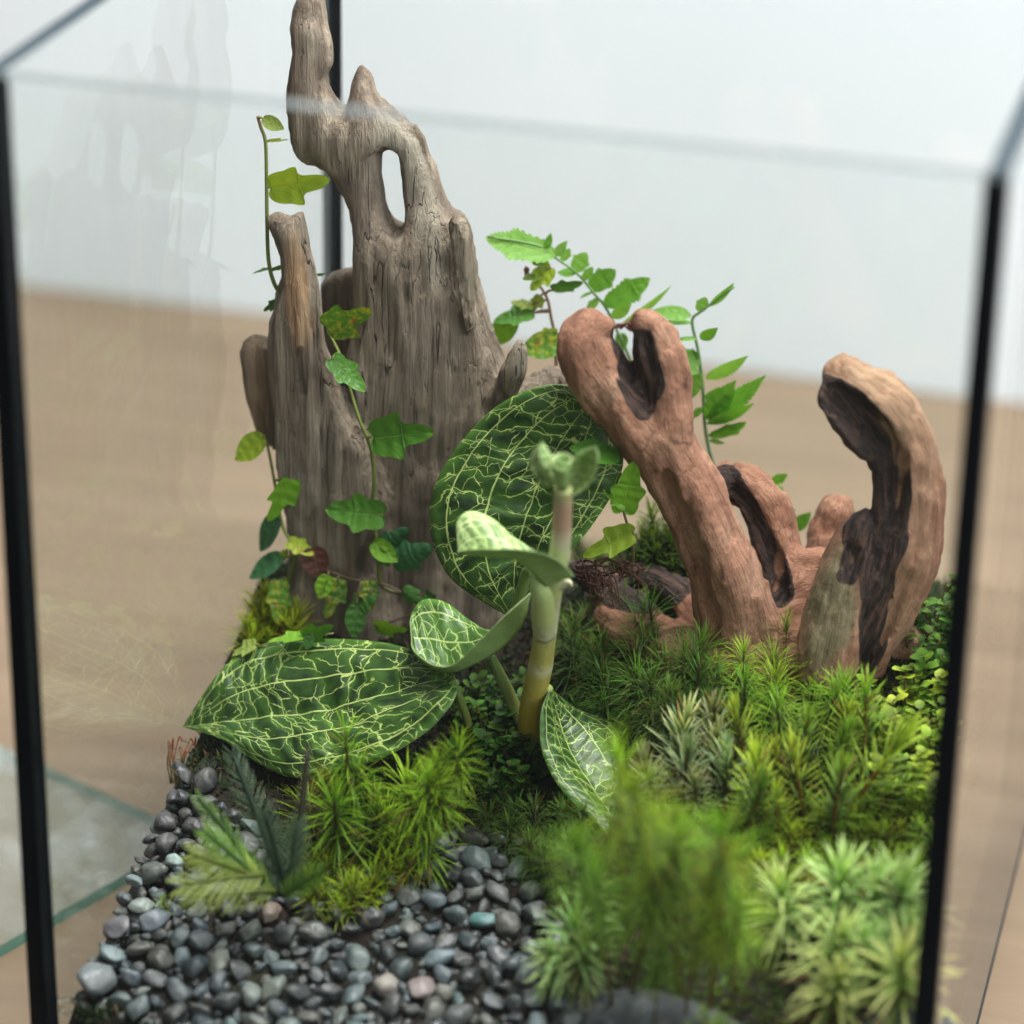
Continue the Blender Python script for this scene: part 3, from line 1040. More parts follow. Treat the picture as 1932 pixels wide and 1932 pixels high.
hook = [P4(1622, 1290, 2.2, 24), P4(1632, 1215, 2.3, 52), P4(1660, 1130, 2.5, 74), P4(1700, 1030, 2.7, 68), P4(1710, 930, 2.8, 62), P4(1702, 850, 2.8, 66),
        P4(1672, 790, 2.7, 66), P4(1632, 748, 2.6, 54), P4(1598, 722, 2.5, 38), P4(1586, 702, 2.5, 22)]
fld.chain(hook, 0.2)
fld.chain([P4(1582, 752, 2.2, 30), P4(1610, 780, 2.3, 36), P4(1650, 830, 2.5, 40)], 0.15)
fld.chain([P4(1625, 985, 2.3, 26), P4(1598, 1070, 2.0, 44), P4(1575, 1180, 1.8, 62), P4(1560, 1250, 1.6, 60)], 0.2)
fld.chain([P4(1735, 930, 3.2, 32), P4(1742, 1000, 3.2, 34), P4(1735, 1070, 3.0, 34)], 0.2)
fld.chain([P4(1640, 1190, 3.6, 50), P4(1700, 1235, 3.6, 50), P4(1760, 1290, 3.4, 42)], 0.3)
fld.chain([P4(1420, 1220, 3.0, 66), P4(1350, 1250, 2.2, 52), P4(1275, 1232, 2.2, 46)], 0.25)
fld.chain([P4(1240, 1205, 3.2, 36), P4(1185, 1186, 3.2, 38), P4(1150, 1168, 3.4, 28)], 0.12)
fld.chain([P4(1590, 1230, 2.6, 70), P4(1480, 1240, 2.8, 80)], 0.3)
fld.chain([P4(1300, 1225, 3.0, 44), P4(1225, 1180, 3.5, 38), P4(1165, 1130, 3.8, 34), P4(1110, 1085, 4.0, 24), P4(1070, 1070, 4.2, 14)], 0.15)
fld.chain([P4(1330, 1180, 3.6, 34), P4(1270, 1110, 4.2, 30), P4(1215, 1085, 4.5, 22), P4(1160, 1095, 4.3, 14)], 0.15)
burns = [
    [P4(1176, 628, Ya - 0.6, 16), P4(1178, 670, Ya - 0.6, 17), P4(1190, 710, Ya - 0.75, 18)],
    [P4(1176, 640, Ya - 1.15, 16), P4(1190, 700, Ya - 1.1, 24), P4(1210, 745, Ya - 1.05, 24), P4(1216, 772, Ya - 1.15, 14)],
    [P4(1212, 640, Ya - 1.0, 14), P4(1222, 700, Ya - 1.05, 20), P4(1228, 740, Ya - 1.1, 14)],
    [P4(1372, 905, 4.3, 24), P4(1410, 990, 4.0, 32), P4(1450, 1070, 3.6, 32), P4(1470, 1120, 3.3, 28)],
    [P4(1570, 752, 1.72, 34), P4(1600, 780, 1.70, 40), P4(1634, 822, 1.66, 44), P4(1664, 875, 1.64, 46), P4(1674, 940, 1.62, 46), P4(1668, 1020, 1.48, 46), P4(1656, 1075, 1.36, 40)],
    [P4(1654, 1075, 1.36, 38), P4(1664, 1140, 1.36, 34), P4(1652, 1205, 1.50, 26), P4(1632, 1258, 1.78, 14)],
    [P4(1600, 1085, 1.45, 14), P4(1612, 1040, 1.6, 18)],
    [P4(1748, 1035, 2.60, 12), P4(1742, 1045, 2.56, 12)],
]
grooves = [[P4(1262, 905, Ya - 1.05, 16), P4(1285, 985, Ya - 0.95, 20), P4(1318, 1080, Ya - 0.85, 20), P4(1345, 1170, Ya - 0.8, 16)],
           [P4(1735, 900, 2.0, 8), P4(1738, 980, 2.0, 8), P4(1725, 1060, 1.9, 8)], [P4(1710, 1080, 1.85, 7), P4(1690, 1150, 1.8, 7), P4(1655, 1220, 1.9, 6)]]
char = [[P4(1556, 748, 2.0, 34), P4(1590, 790, 2.0, 44), P4(1625, 850, 2.05, 50), P4(1640, 930, 2.1, 46), P4(1632, 1010, 2.0, 34)], [P4(1205, 650, Ya - 0.9, 22), P4(1225, 720, Ya - 0.9, 26)],
        [P4(1360, 890, 4.6, 24), P4(1400, 960, 4.4, 26)], [P4(1200, 1130, 3.6, 40), P4(1140, 1090, 3.7, 36), P4(1080, 1070, 4.0, 26)], [P4(1270, 1110, 4.0, 30), P4(1200, 1085, 4.3, 30)]]
for b in grooves:
    fld.chain(b, 0.22, carve=True)
for b in burns:
    fld.chain(b, 0.10, carve=True)
X, Y, Z = np.meshgrid(*fld.ax, indexing='ij')
near = np.abs(fld.F) < 0.45
Pn = np.stack([X[near], Y[near], Z[near]], -1)
fld.F[near] += 0.09 * vnoise(Pn * [1.5, 1.5, 0.7] + 2) + 0.06 * vnoise(Pn * [3.6, 3.6, 1.1]) + 0.035 * (np.abs(vnoise(Pn * [4.5, 4.5, 0.9] + 0.25 * vnoise(Pn * 1.5)[:, None])) - 0.25) + 0.045 * vnoise(Pn * [7.5, 7.5, 2.0]) + 0.02 * vnoise(Pn * 9)
V, Q = fld.mesh(1)
GR = grain_coords(V, fld.segs)
Nn = vert_normals(V, Q)
V = V + Nn * (0.024 * (0.5 - np.abs(vnoise(GR * [2.6, 2.6, 0.30]))) + 0.022 * vnoise(GR * [6.0, 6.0, 0.6] + 4))[:, None]
px = proj(V)
col = np.zeros((len(V), 3))
col[:, 0] = np.max([1 - sm(0.03, 0.16, seg_dist(V, b)) for b in burns + char], axis=0)
col[:, 1] = np.maximum(sm(1480, 1640, px[:, 0]) * sm(1000, 700, px[:, 1]) * 0.85, blob(1700, 1000, 70, 260) * 0.35) * (V[:, 1] < 4.0)
col[:, 2] = blob(1568, 1150, 48, 105, 12) * (V[:, 1] < 2.2)
rw = part('root_wood', V, Q, MAT['redwood'], col=col)
ga = rw.data.attributes.new('grain', 'FLOAT_VECTOR', 'POINT')
ga.data.foreach_set('vector', GR.ravel())
tag(rw,
    'red brown branching root wood with charred hollows, right of the orchid', 'root wood')


# ------------------------------------------------------------------ rocks
def blob_mesh(seed, sub, sx, sy, sz, amp=0.25, freq=1.2, flat=0.0):
    bm = bmesh.new()
    bmesh.ops.create_icosphere(bm, subdivisions=sub, radius=1.0)
    V = np.array([v.co[:] for v in bm.verts])
    F = [tuple(v.index for v in f.verts) for f in bm.faces]
    bm.free()
    n = vnoise(V * freq + seed * 3.7) * amp + vnoise(V * freq * 2.3 + seed * 1.3) * amp * 0.4 + vnoise(V * freq * 5 + seed) * amp * 0.12
    V = V * (1 + n)[:, None]
    V = V * [sx, sy, sz]
    if flat:
        V[:, 2] = np.where(V[:, 2] > flat * sz, flat * sz + (V[:, 2] - flat * sz) * 0.25, V[:, 2])
    return V, F


def rock(name, px, py, Y, s, seed, mat, label):
    V, F = blob_mesh(seed, 5, *s, amp=0.3, freq=1.1)
    c = PY(px, py, Y)
    o = obj(name, mesh(name, V, F, MAT[mat]), None, c)
    return tag(o, label, 'rock')


rock('rock', 415, 1495, -1.2, (0.95, 0.8, 0.85), 3, 'rock_grey', 'pale streaked grey rock half hidden under the lowest orchid leaf')
rock('rock', 1270, 1976, -8.0, (2.5, 1.1, 0.95), 5, 'rock_dark', 'dark flat stone with brown specks lying at the front glass')
rock('rock', 1690, 1925, -7.2, (1.0, 0.8, 0.8), 6, 'rock_dark', 'dark rounded stone under the pale moss by the right corner')

# ------------------------------------------------------------------ pebbles
NV = 12
pmesh = []
for i in range(NV):
    r = np.random.default_rng(100 + i)
    V, F = blob_mesh(i + 20, 3, r.uniform(1.0, 1.35), r.uniform(0.75, 1.0), r.uniform(0.55, 0.8), amp=r.uniform(0.16, 0.34), freq=r.uniform(0.8, 1.3))
    for _ in range(int(r.integers(5, 9))):       # worn facets
        nn = r.normal(size=3); nn /= np.linalg.norm(nn)
        dmax = (V @ nn).max()
        ex = np.maximum(0, V @ nn - dmax * r.uniform(0.62, 0.85))
        V = V - ex[:, None] * nn * 0.85
    V = V + 0.02 * np.stack([vnoise(V * 4 + 3 * i), vnoise(V * 4 + 7 * i), vnoise(V * 4 + 11 * i)], -1)
    pmesh.append((V, F))
pdata = [mesh('pebble', V * 0.25, F, MAT['pebble'], col=np.ones((len(V), 3))) for V, F in pmesh]
PAL_ = [(0.105, 0.115, 0.125), (0.075, 0.082, 0.09), (0.14, 0.155, 0.16), (0.10, 0.125, 0.125), (0.055, 0.058, 0.062), (0.16, 0.15, 0.125),
       (0.125, 0.105, 0.085), (0.095, 0.085, 0.085), (0.12, 0.15, 0.14), (0.20, 0.195, 0.17), (0.085, 0.10, 0.115), (0.035, 0.036, 0.038)]
zone = np.array([(330, 1990), (250, 1915), (60, 1868), (110, 1700), (170, 1580), (220, 1500), (270, 1450), (390, 1480), (480, 1560), (560, 1640), (700, 1660), (770, 1620), (850, 1570), (960, 1570),
                 (1020, 1640), (1010, 1700), (1080, 1800), (1090, 1990)], float)


PAL = [(a * 0.54, b * 0.64, c * 0.66) for a, b, c in PAL_]


def in_poly(P, pl):
    r = np.zeros(len(P), bool)
    for i in range(len(pl)):
        a, b = pl[i], pl[(i + 1) % len(pl)]
        c = (a[1] > P[:, 1]) != (b[1] > P[:, 1])
        r ^= c & (P[:, 0] < a[0] + (P[:, 1] - a[1]) * (b[0] - a[0]) / (b[1] - a[1] + 1e-12))
    return r


def scatter(n, rmin, rmax, gap, zoff, keep=None):
    out = [] if keep is None else list(keep)
    k0 = len(out)
    X = RNG.uniform(-9.4, 4.0, n); Yq = RNG.uniform(-9.4, 2.0, n)
    Zq = ground(X, Yq)
    ok = in_poly(proj(np.stack([X, Yq, Zq], -1)), zone)
    R = rmin + (rmax - rmin) * RNG.random(n) ** 1.6
    arr = np.array([(o[0], o[1], o[3]) for o in out]) if out else np.zeros((0, 3))
    for x, y, z, r in sorted(zip(X[ok], Yq[ok], Zq[ok], R[ok]), key=lambda q: -q[3]):
        if abs(x) > 9.56 - r * 0.95 or y < -9.5 + r:
            continue
        if len(arr) and ((arr[:, 0] - x) ** 2 + (arr[:, 1] - y) ** 2 < (gap * (arr[:, 2] + r)) ** 2).any():
            continue
        out.append((x, y, z + zoff * r, r))
        arr = np.vstack([arr, (x, y, r)])
    return out[k0:]


def rot_mat(rng, tilt=0.5):
    return Matrix.Rotation(rng.uniform(0, 6.283), 3, 'Z') @ Matrix.Rotation(rng.uniform(-tilt, tilt), 3, 'X') @ Matrix.Rotation(rng.uniform(-tilt, tilt), 3, 'Y')


special = [  # px, py, radius, colour, shape, label
    (172, 1842, 0.50, (0.13, 0.145, 0.15), 0, 'largest flat slate grey pebble beside the left corner of the tank'),
    (507, 1722, 0.36, (0.25, 0.185, 0.15), 3, 'round pinkish brown pebble in front of the feathery plant'),
    (912, 1736, 0.32, (0.10, 0.21, 0.205), 7, 'round teal green pebble, brightest among the grey gravel'),
    (293, 1735, 0.37, (0.12, 0.145, 0.17), 1, 'smooth blue grey oval pebble left of the feathery plant'),
    (190, 1743, 0.36, (0.12, 0.115, 0.125), 5, 'purple grey angular pebble by the left glass, below the table glass edge'),
    (330, 1625, 0.24, (0.30, 0.40, 0.37), 2, 'small pale mint pebble beside the feathery plant'),
    (222, 1657, 0.26, (0.15, 0.20, 0.20), 6, 'grey green pebble resting against the left glass where the sheet edge meets it'),
    (415, 1812, 0.34, (0.21, 0.215, 0.18), 8, 'large pale grey pebble with flat top in the middle of the gravel'),
    (727, 1860, 0.34, (0.23, 0.20, 0.175), 9, 'warm beige grey oval pebble lying before its pinkish neighbour'),
    (795, 1862, 0.35, (0.22, 0.175, 0.17), 4, 'upright pinkish grey pebble beside the beige oval one'),
    (828, 1808, 0.31, (0.115, 0.165, 0.19), 10, 'wet blue pebble with a bright highlight near the gravel centre'),
    (1012, 1930, 0.30, (0.17, 0.215, 0.22), 11, 'pale blue pebble at the bottom beside the dark flat stone'),
]
keep = []
for pxx, pyy, r, c, sh, lab in special:
    p = on_ground(pxx, pyy, r * 0.55)
    p[0] = max(p[0], -9.56 + r * 1.15)
    o = obj('pebble', pdata[sh], None, p)
    o.scale = [r / 0.27] * 3
    o.rotation_euler = rot_mat(np.random.default_rng(int(pxx)), 0.35).to_euler()
    o.color = (*c, 1)
    tag(o, lab, 'pebble')
    keep.append((p[0], p[1], p[2], r))

top = scatter(12000, 0.125, 0.335, 0.82, 0.5, keep)
top.sort(key=lambda q: np.linalg.norm(np.array(q[:3]) - CAM) / q[3])
dark_line = lambda y: y > -1.4 and True
extra = []
for i, (x, y, z, r) in enumerate(top):
    if i >= 285:
        extra.append((x, y, z, r)); continue
    o = obj('pebble', pdata[RNG.integers(NV)], None, (x, y, z))
    o.scale = [r / 0.27] * 3
    o.rotation_euler = rot_mat(RNG, 0.6).to_euler()
    c = np.array(PAL[RNG.integers(len(PAL))]) * math.exp(RNG.normal(-0.1, 0.38))
    lava = proj(np.array([[x, y, z]]))[0]
    if lava[1] < 1625 and lava[0] < 480:
        c = np.array((0.022, 0.022, 0.023)) * RNG.uniform(0.8, 1.8)
        tag(o, 'small charcoal black pebble heaped against the left glass', 'pebble', 'black pebbles on the left slope')
    else:
        tone = 'dark grey' if c.mean() < 0.065 else ('pale' if c.mean() > 0.135 else ('brownish' if c[0] > c[2] * 1.08 else ('greenish grey' if c[1] > c[2] * 1.0 else 'blue grey')))
        size = 'large' if r > 0.24 else ('small' if r < 0.17 else 'medium')
        spot = ('against the left glass' if lava[0] < 240 else 'along the bottom front of the gravel' if lava[1] > 1850 else 'beside the feathery plant' if lava[0] < 480 and lava[1] < 1740
                else 'at the back edge of the gravel under the moss' if lava[1] < 1700 else 'right side of the gravel near the pale moss' if lava[0] > 840 else 'left half of the gravel bed' if lava[0] < 540 else 'middle of the gravel bed')
        tag(o, size + ' ' + tone + ' pebble, ' + spot, 'pebble', 'pebbles of the gravel bed')
    o.color = (*c, 1)
low = scatter(9000, 0.11, 0.24, 0.74, -0.4) + extra
VV, FF, CC, off = [], [], [], 0
for x, y, z, r in low:
    V, F = pmesh[RNG.integers(NV)]
    m = np.array(rot_mat(RNG, 0.8))
    VV.append((V @ m.T) * r * 0.93 + [x, y, z])
    FF += [tuple(a + off for a in q) for q in F]
    off += len(V)
    c = np.array(PAL[RNG.integers(len(PAL))]) * RNG.uniform(0.3, 0.7)  # pebble palette darkened, shade put into the colour of the gaps
    CC.append(np.tile(c, (len(V), 1)))
tag(part('gravel', np.vstack(VV), FF, MAT['pebble'], col=np.vstack(CC)), 'fine grey gravel filling the gaps under the larger pebbles', 'gravel', kind='stuff')


# ------------------------------------------------------------------ leaves
def leaf3(name, L, M, R, root, mats, bulge=0.06, n=44, m=9, thick=0.03, edge=0.0):
    """leaf blade from its two margins and its midrib, each a list of (px, py, depth)"""
    to = lambda c: np.array([PY(*q) for q in c])
    Lc, Mc, Rc = (catmull(to(c), n) for c in (L, M, R))
    V, UV = [], []
    ts = np.linspace(-1, 1, 2 * m + 1)
    nrm = np.cross(np.gradient(Mc, axis=0), Rc - Lc)
    nrm /= np.linalg.norm(nrm, axis=1)[:, None] + 1e-9
    if (nrm @ (CAM - Mc.mean(0))).mean() < 0:
        nrm = -nrm
    for i in range(n):
        wid = np.linalg.norm(Rc[i] - Lc[i])
        for t in ts:
            e = Lc[i] if t < 0 else Rc[i]
            a = abs(t)
            p = Mc[i] * (1 - a) + e * a
            b = 4 * a * (1 - a)
            q = 0.02 * wid * vnoise(np.array([i * 0.35, t * 3.0, len(L) * 7.1]))
            p = p + nrm[i] * (bulge * wid * b + q * (a < 0.97))
            V.append(p)
            UV.append((i / (n - 1), t))
    k = 2 * m + 1
    F = [(i * k + j, i * k + j + 1, (i + 1) * k + j + 1, (i + 1) * k + j) for i in range(n - 1) for j in range(k - 1)]
    # faces look along +nrm
    a, b, c = np.array(V[F[len(F) // 2][0]]), np.array(V[F[len(F) // 2][1]]), np.array(V[F[len(F) // 2][3]])
    if np.cross(b - a, c - a) @ nrm[n // 2] < 0:
        F = [q[::-1] for q in F]
    o = part(name, V, F, mats, root, uv=UV)
    md = o.modifiers.new('thickness', 'SOLIDIFY')
    md.thickness = thick * CM
    md.offset = -1
    md.material_offset = 1
    md.material_offset_rim = 2
    return o


def Z(c, Y):
    """same depth for a whole pixel list, or a list of depths"""
    return [(x, y, Y if np.isscalar(Y) else Y[i]) for i, (x, y) in enumerate(c)]


ob_ = on_ground(1000, 1405)
orchid = empty('jewel_orchid', ob_, 'jewel orchid with dark leaves netted in gold veins between the two woods', 'orchid')
OM = [MAT['orchid'], MAT['orchid_under'], MAT['orchid_rim']]
OL = [MAT['orchid_light'], MAT['orchid_under'], MAT['orchid_rim']]
OP = [MAT['orchid_pale'], MAT['orchid_under'], MAT['orchid_rim']]
# upright leaf behind
leaf_back = leaf3('leaf',
      Z([(968, 1168), (905, 1132), (848, 1088), (815, 1020), (812, 945), (838, 880), (890, 810), (960, 752), (1040, 726), (1125, 738)], [0.9, 1.0, 1.1, 1.3, 1.6, 1.8, 2.0, 2.1, 2.2, 2.3]),
      Z([(968, 1168), (970, 1110), (975, 1050), (988, 995), (1004, 945), (1024, 895), (1048, 850), (1075, 808), (1102, 772), (1125, 738)], [0.9, 1.1, 1.3, 1.5, 1.7, 1.9, 2.1, 2.2, 2.3, 2.3]),
      Z([(968, 1168), (1020, 1090), (1070, 1045), (1110, 1000), (1145, 950), (1170, 900), (1176, 855), (1168, 810), (1150, 770), (1125, 738)], [0.9, 0.9, 1.0, 1.2, 1.4, 1.6, 1.8, 2.0, 2.2, 2.3]),
      orchid, OM, 0.05, n=60, m=14)
# large lower leaf on the left
leaf_left = leaf3('leaf',
      Z([(858, 1272), (812, 1240), (740, 1215), (660, 1206), (580, 1206), (510, 1213), (455, 1232), (412, 1270), (378, 1318), (344, 1371)], [-0.7, -0.2, 0.3, 0.5, 0.5, 0.4, 0.2, -0.2, -0.6, -1.0]),
      Z([(858, 1272), (820, 1284), (760, 1302), (690, 1322), (620, 1340), (550, 1349), (490, 1355), (440, 1360), (395, 1366), (344, 1371)], [-0.7, -0.9, -0.9, -0.9, -0.9, -0.9, -0.9, -0.95, -1.0, -1.0]),
      Z([(858, 1272), (860, 1310), (820, 1366), (755, 1412), (680, 1444), (610, 1462), (545, 1466), (480, 1436), (415, 1394), (344, 1371)], [-0.7, -1.6, -2.1, -2.4, -2.5, -2.5, -2.3, -1.9, -1.4, -1.0]),
      orchid, OM, 0.05, n=60, m=14)
# folded leaf beside the stem, low
leaf_low = leaf3('leaf',
      Z([(776, 1196), (776, 1158), (800, 1131), (842, 1137), (890, 1172), (935, 1186), (1000, 1118)], [-0.4, 0.3, 0.6, 0.5, 0.3, 0.0, -0.8]),
      Z([(776, 1196), (784, 1236), (820, 1262), (862, 1267), (925, 1236), (980, 1185), (1000, 1118)], [-0.4, -0.7, -0.8, -0.8, -0.8, -0.8, -0.8]),
      Z([(776, 1196), (782, 1228), (820, 1255), (858, 1252), (905, 1208), (955, 1158), (1000, 1118)], [-0.4, -1.0, -1.35, -1.45, -1.4, -1.2, -0.8]),
      orchid, OL, 0.03)
# folded leaf beside the stem, higher
leaf_mid = leaf3('leaf',
      Z([(864, 1040), (862, 985), (888, 964), (930, 978), (966, 1010), (1000, 1034), (1030, 1066)], [-2.0, -1.6, -1.4, -1.4, -1.5, -1.7, -2.2]),
      Z([(864, 1040), (895, 1047), (930, 1050), (965, 1054), (990, 1066), (1008, 1085), (1030, 1106)], [-2.0, -2.1, -2.2, -2.2, -2.2, -2.2, -2.2]),
      Z([(864, 1040), (895, 1036), (932, 1036), (975, 1036), (1025, 1044), (1062, 1062), (1084, 1086)], [-2.0, -2.4, -2.7, -2.8, -2.8, -2.6, -2.4]),
      orchid, OP, 0.03)
# lower right leaf
leaf_right = leaf3('leaf',
      Z([(1038, 1298), (1022, 1340), (1020, 1395), (1034, 1448), (1066, 1498), (1108, 1538), (1150, 1580)], [-0.2, -0.9, -1.3, -1.7, -2.1, -2.5, -2.9]),
      Z([(1038, 1298), (1050, 1345), (1066, 1395), (1090, 1445), (1122, 1492), (1150, 1535), (1160, 1582)], [-0.2, -0.3, -0.6, -1.0, -1.5, -2.2, -2.9]),
      Z([(1038, 1298), (1090, 1338), (1150, 1360), (1198, 1406), (1228, 1462), (1224, 1525), (1168, 1582)], [-0.2, 0.4, 0.5, 0.1, -0.6, -1.6, -2.9]),
      orchid, OM, 0.05)
# young leaves at the tip
leaf3('leaf', Z([(1050, 915), (1004, 890), (1002, 862), (1022, 831)], [-2.5, -2.6, -2.7, -2.8]),
      Z([(1050, 915), (1026, 886), (1018, 860), (1022, 831)], [-2.5, -2.9, -3.0, -2.8]),
      Z([(1050, 915), (1046, 880), (1038, 855), (1022, 831)], [-2.5, -2.5, -2.6, -2.8]), orchid, OP, 0.05, n=24, m=5)
leaf3('leaf', Z([(1066, 945), (1064, 890), (1092, 856), (1124, 843)], [-2.5, -2.5, -2.5, -2.6]),
      Z([(1066, 945), (1092, 905), (1110, 875), (1124, 843)], [-2.5, -2.1, -2.1, -2.6]),
      Z([(1066, 945), (1110, 915), (1127, 875), (1124, 843)], [-2.5, -2.6, -2.7, -2.6]), orchid, OP, 0.05, n=24, m=5)


def roll(px_, py_, Y, r, turns, dep, root, mats, tilt=0.0):
    """a rolled young leaf seen end-on"""
    c = PY(px_, py_, Y)
    n, k = 40, 6
    V, UV = [], []
    ax = -FW * 0.8 + UP * 0.9 + RT * tilt
    ax /= np.linalg.norm(ax)
    A = np.cross(ax, UP); A /= np.linalg.norm(A)
    B = np.cross(ax, A)
    for i in range(n):
        t = i / (n - 1)
        an = t * turns * 2 * math.pi
        rr = r * (0.35 + 0.65 * t)
        for j in range(k):
            s = j / (k - 1)
            V.append(c + (A * math.cos(an) + B * math.sin(an)) * rr * (0.55 + 0.45 * s) + ax * dep * (s - 0.6) * (1 - 0.25 * t))
            UV.append((s, t * 2 - 1))
    F = [(i * k + j, i * k + j + 1, (i + 1) * k + j + 1, (i + 1) * k + j) for i in range(n - 1) for j in range(k - 1)]
    o = part('rolled_leaf', V, F, mats, root, uv=UV)
    md = o.modifiers.new('thickness', 'SOLIDIFY')
    md.thickness = 0.03 * CM
    md.material_offset = 1
    md.material_offset_rim = 2


roll(1062, 887, -2.8, 0.29, 1.3, 0.9, orchid, OP)
roll(1026, 890, -2.7, 0.22, 1.2, 0.7, orchid, OP, -0.3)


def stem_part(name, pts, rad, cols, root, sides=14, n=None, mat='stem'):
    V, F = tube(pts, rad, sides, n)
    n_ = (len(V) - 2) // sides
    t = np.repeat(np.linspace(0, 1, n_), sides)
    t = np.append(t, [0, 1])
    cc = np.array(cols)
    C = np.stack([np.interp(t, cc[:, 0], cc[:, k]) for k in (1, 2, 3)], -1)
    return part(name, V, F, MAT[mat], root, col=C)


sp = [(*ob_[:2], ob_[2] - 0.5)] + [PY(x, y, Y) for x, y, Y in ((1003, 1340, 0.0), (1020, 1255, -0.5), (1029, 1190, -1.0), (1041, 1110, -1.6), (1056, 1040, -2.1), (1061, 975, -2.4), (1063, 920, -2.6))]
stem_part('stem', sp, [0.32, 0.30, 0.29, 0.27, 0.25, 0.235, 0.22, 0.21],
          [(0, 0.24, 0.18, 0.025), (0.15, 0.44, 0.33, 0.04), (0.26, 0.52, 0.43, 0.10), (0.29, 0.66, 0.60, 0.34), (0.33, 0.52, 0.44, 0.11), (0.42, 0.52, 0.49, 0.16),
           (0.48, 0.66, 0.60, 0.44), (0.53, 0.54, 0.50, 0.28), (0.58, 0.50, 0.54, 0.22), (0.70, 0.54, 0.59, 0.27), (0.77, 0.62, 0.54, 0.38), (0.83, 0.52, 0.33, 0.22), (0.92, 0.48, 0.30, 0.20), (1, 0.42, 0.46, 0.18)],
          orchid, 18, 70)
# leaf sheaths and petioles
stem_part('petiole', [PY(1008, 1085, -2.0), PY(1022, 1115, -1.85), PY(1026, 1160, -1.45), PY(1028, 1195, -1.1)], [0.12, 0.26, 0.295, 0.28], [(0, 0.42, 0.54, 0.22), (0.6, 0.50, 0.53, 0.20), (1, 0.60, 0.55, 0.38)], leaf_mid)
stem_part('petiole', [PY(925, 1232, -0.6), PY(944, 1275, -0.1), PY(965, 1320, 0.3), PY(988, 1372, 0.35)], [0.09, 0.14, 0.16, 0.14], [(0, 0.17, 0.27, 0.08), (1, 0.25, 0.26, 0.08)], leaf_low)
stem_part('petiole', [PY(968, 1165, 0.9), PY(985, 1110, 0.5), PY(1002, 1075, 0.0), PY(1030, 1150, -0.6)], [0.13, 0.14, 0.12, 0.12], [(0, 0.20, 0.30, 0.09), (1, 0.22, 0.30, 0.08)], leaf_back)
stem_part('petiole', [PY(850, 1278, -0.7), PY(872, 1330, -0.3), PY(895, 1400, 0.2)], [0.10, 0.10, 0.10], [(0, 0.16, 0.25, 0.06), (1, 0.22, 0.22, 0.05)], leaf_left)
stem_part('petiole', [PY(1037, 1298, -0.25), PY(1025, 1310, -0.15), PY(1012, 1330, -0.05)], [0.10, 0.16, 0.2], [(0, 0.25, 0.30, 0.08), (1, 0.28, 0.24, 0.05)], leaf_right)
stem_part('spur', [PY(1055, 1105, -1.7), PY(1072, 1098, -1.8), PY(1080, 1106, -1.85)], [0.13, 0.07, 0.015], [(0, 0.55, 0.52, 0.35), (1, 0.65, 0.58, 0.4)], orchid)


# ---- small lobed leaves of the creeping fig
def half_leaf(outline, ru=(0.0, 0.5, 1.0), serr=0, pucker=0.02, cup=0.0, droop=0.06):
    """outline: (along, half width); the blade lies in xy, base at 0, tip at x=1"""
    O = catmull(np.array(outline), 36)
    n = len(O)
    if serr:
        for i in range(n):
            if 0.04 < O[i, 0] < 0.97:
                O[i, 1] *= 1 + serr * (0.5 if i % 2 else -0.5)
                O[i, 0] += serr * 0.10 * (1 if i % 2 else -1) * 0.4
    x0, x1 = O[:, 0].min(), O[:, 0].max()
    ax = np.clip((O[:, 0] - 0.02) * 0.96, 0.0, 1)      # matching place on the midrib
    ts = [-1, -0.72, -0.4, -0.14, 0, 0.14, 0.4, 0.72, 1]
    V, UV = [], []
    for i in range(n):
        for t in ts:
            a = abs(t)
            x = ax[i] * (1 - a) + O[i, 0] * a
            y = O[i, 1] * t
            z = 0.6 * pucker * math.sin(i * 1.05) * math.sin(math.pi * a) + cup * a * a * O[i, 1] * 1.4 - droop * x * x
            V.append((x, y, z)); UV.append((i / (n - 1), t))
    k = len(ts)
    F = [(i * k + j, (i + 1) * k + j, (i + 1) * k + j + 1, i * k + j + 1) for i in range(n - 1) for j in range(k - 1)]
    return np.array(V), F, UV


FIG = [[(0.0, 0.02), (-0.05, 0.14), (-0.02, 0.27), (0.08, 0.36), (0.20, 0.40), (0.30, 0.41), (0.40, 0.46), (0.50, 0.47), (0.52, 0.40), (0.52, 0.29), (0.58, 0.22), (0.70, 0.20), (0.84, 0.17), (0.95, 0.09), (1.0, 0.0)],
       [(0.0, 0.02), (-0.06, 0.12), (-0.03, 0.26), (0.10, 0.34), (0.24, 0.33), (0.30, 0.37), (0.40, 0.43), (0.47, 0.45), (0.52, 0.38), (0.55, 0.30), (0.61, 0.27), (0.70, 0.25), (0.82, 0.20), (0.93, 0.11), (1.0, 0.0)],
       [(0.0, 0.02), (-0.03, 0.14), (0.03, 0.27), (0.15, 0.37), (0.30, 0.42), (0.48, 0.42), (0.62, 0.37), (0.76, 0.27), (0.88, 0.16), (0.96, 0.07), (1.0, 0.0)]]
figd = []
for i, o_ in enumerate(FIG):
    for cup, dr in ((0.10, 0.05), (-0.12, 0.16)):
        Vl, Fl, U = half_leaf(o_, pucker=0.022, cup=cup, droop=dr)
        figd.append([mesh('leaf', Vl * 1.0, Fl, MAT[mn], uv=U) for mn in ('fig', 'fig_spotted')])
PINNA = [(0.0, 0.015), (0.06, 0.10), (0.18, 0.20), (0.34, 0.25), (0.52, 0.24), (0.70, 0.18), (0.86, 0.09), (1.0, 0.0)]
Vp, Fp, Up = half_leaf(PINNA, serr=0.22, pucker=0.012, cup=0.05, droop=0.10)
pinnad = mesh('pinna', Vp, Fp, MAT['fern'], uv=Up)
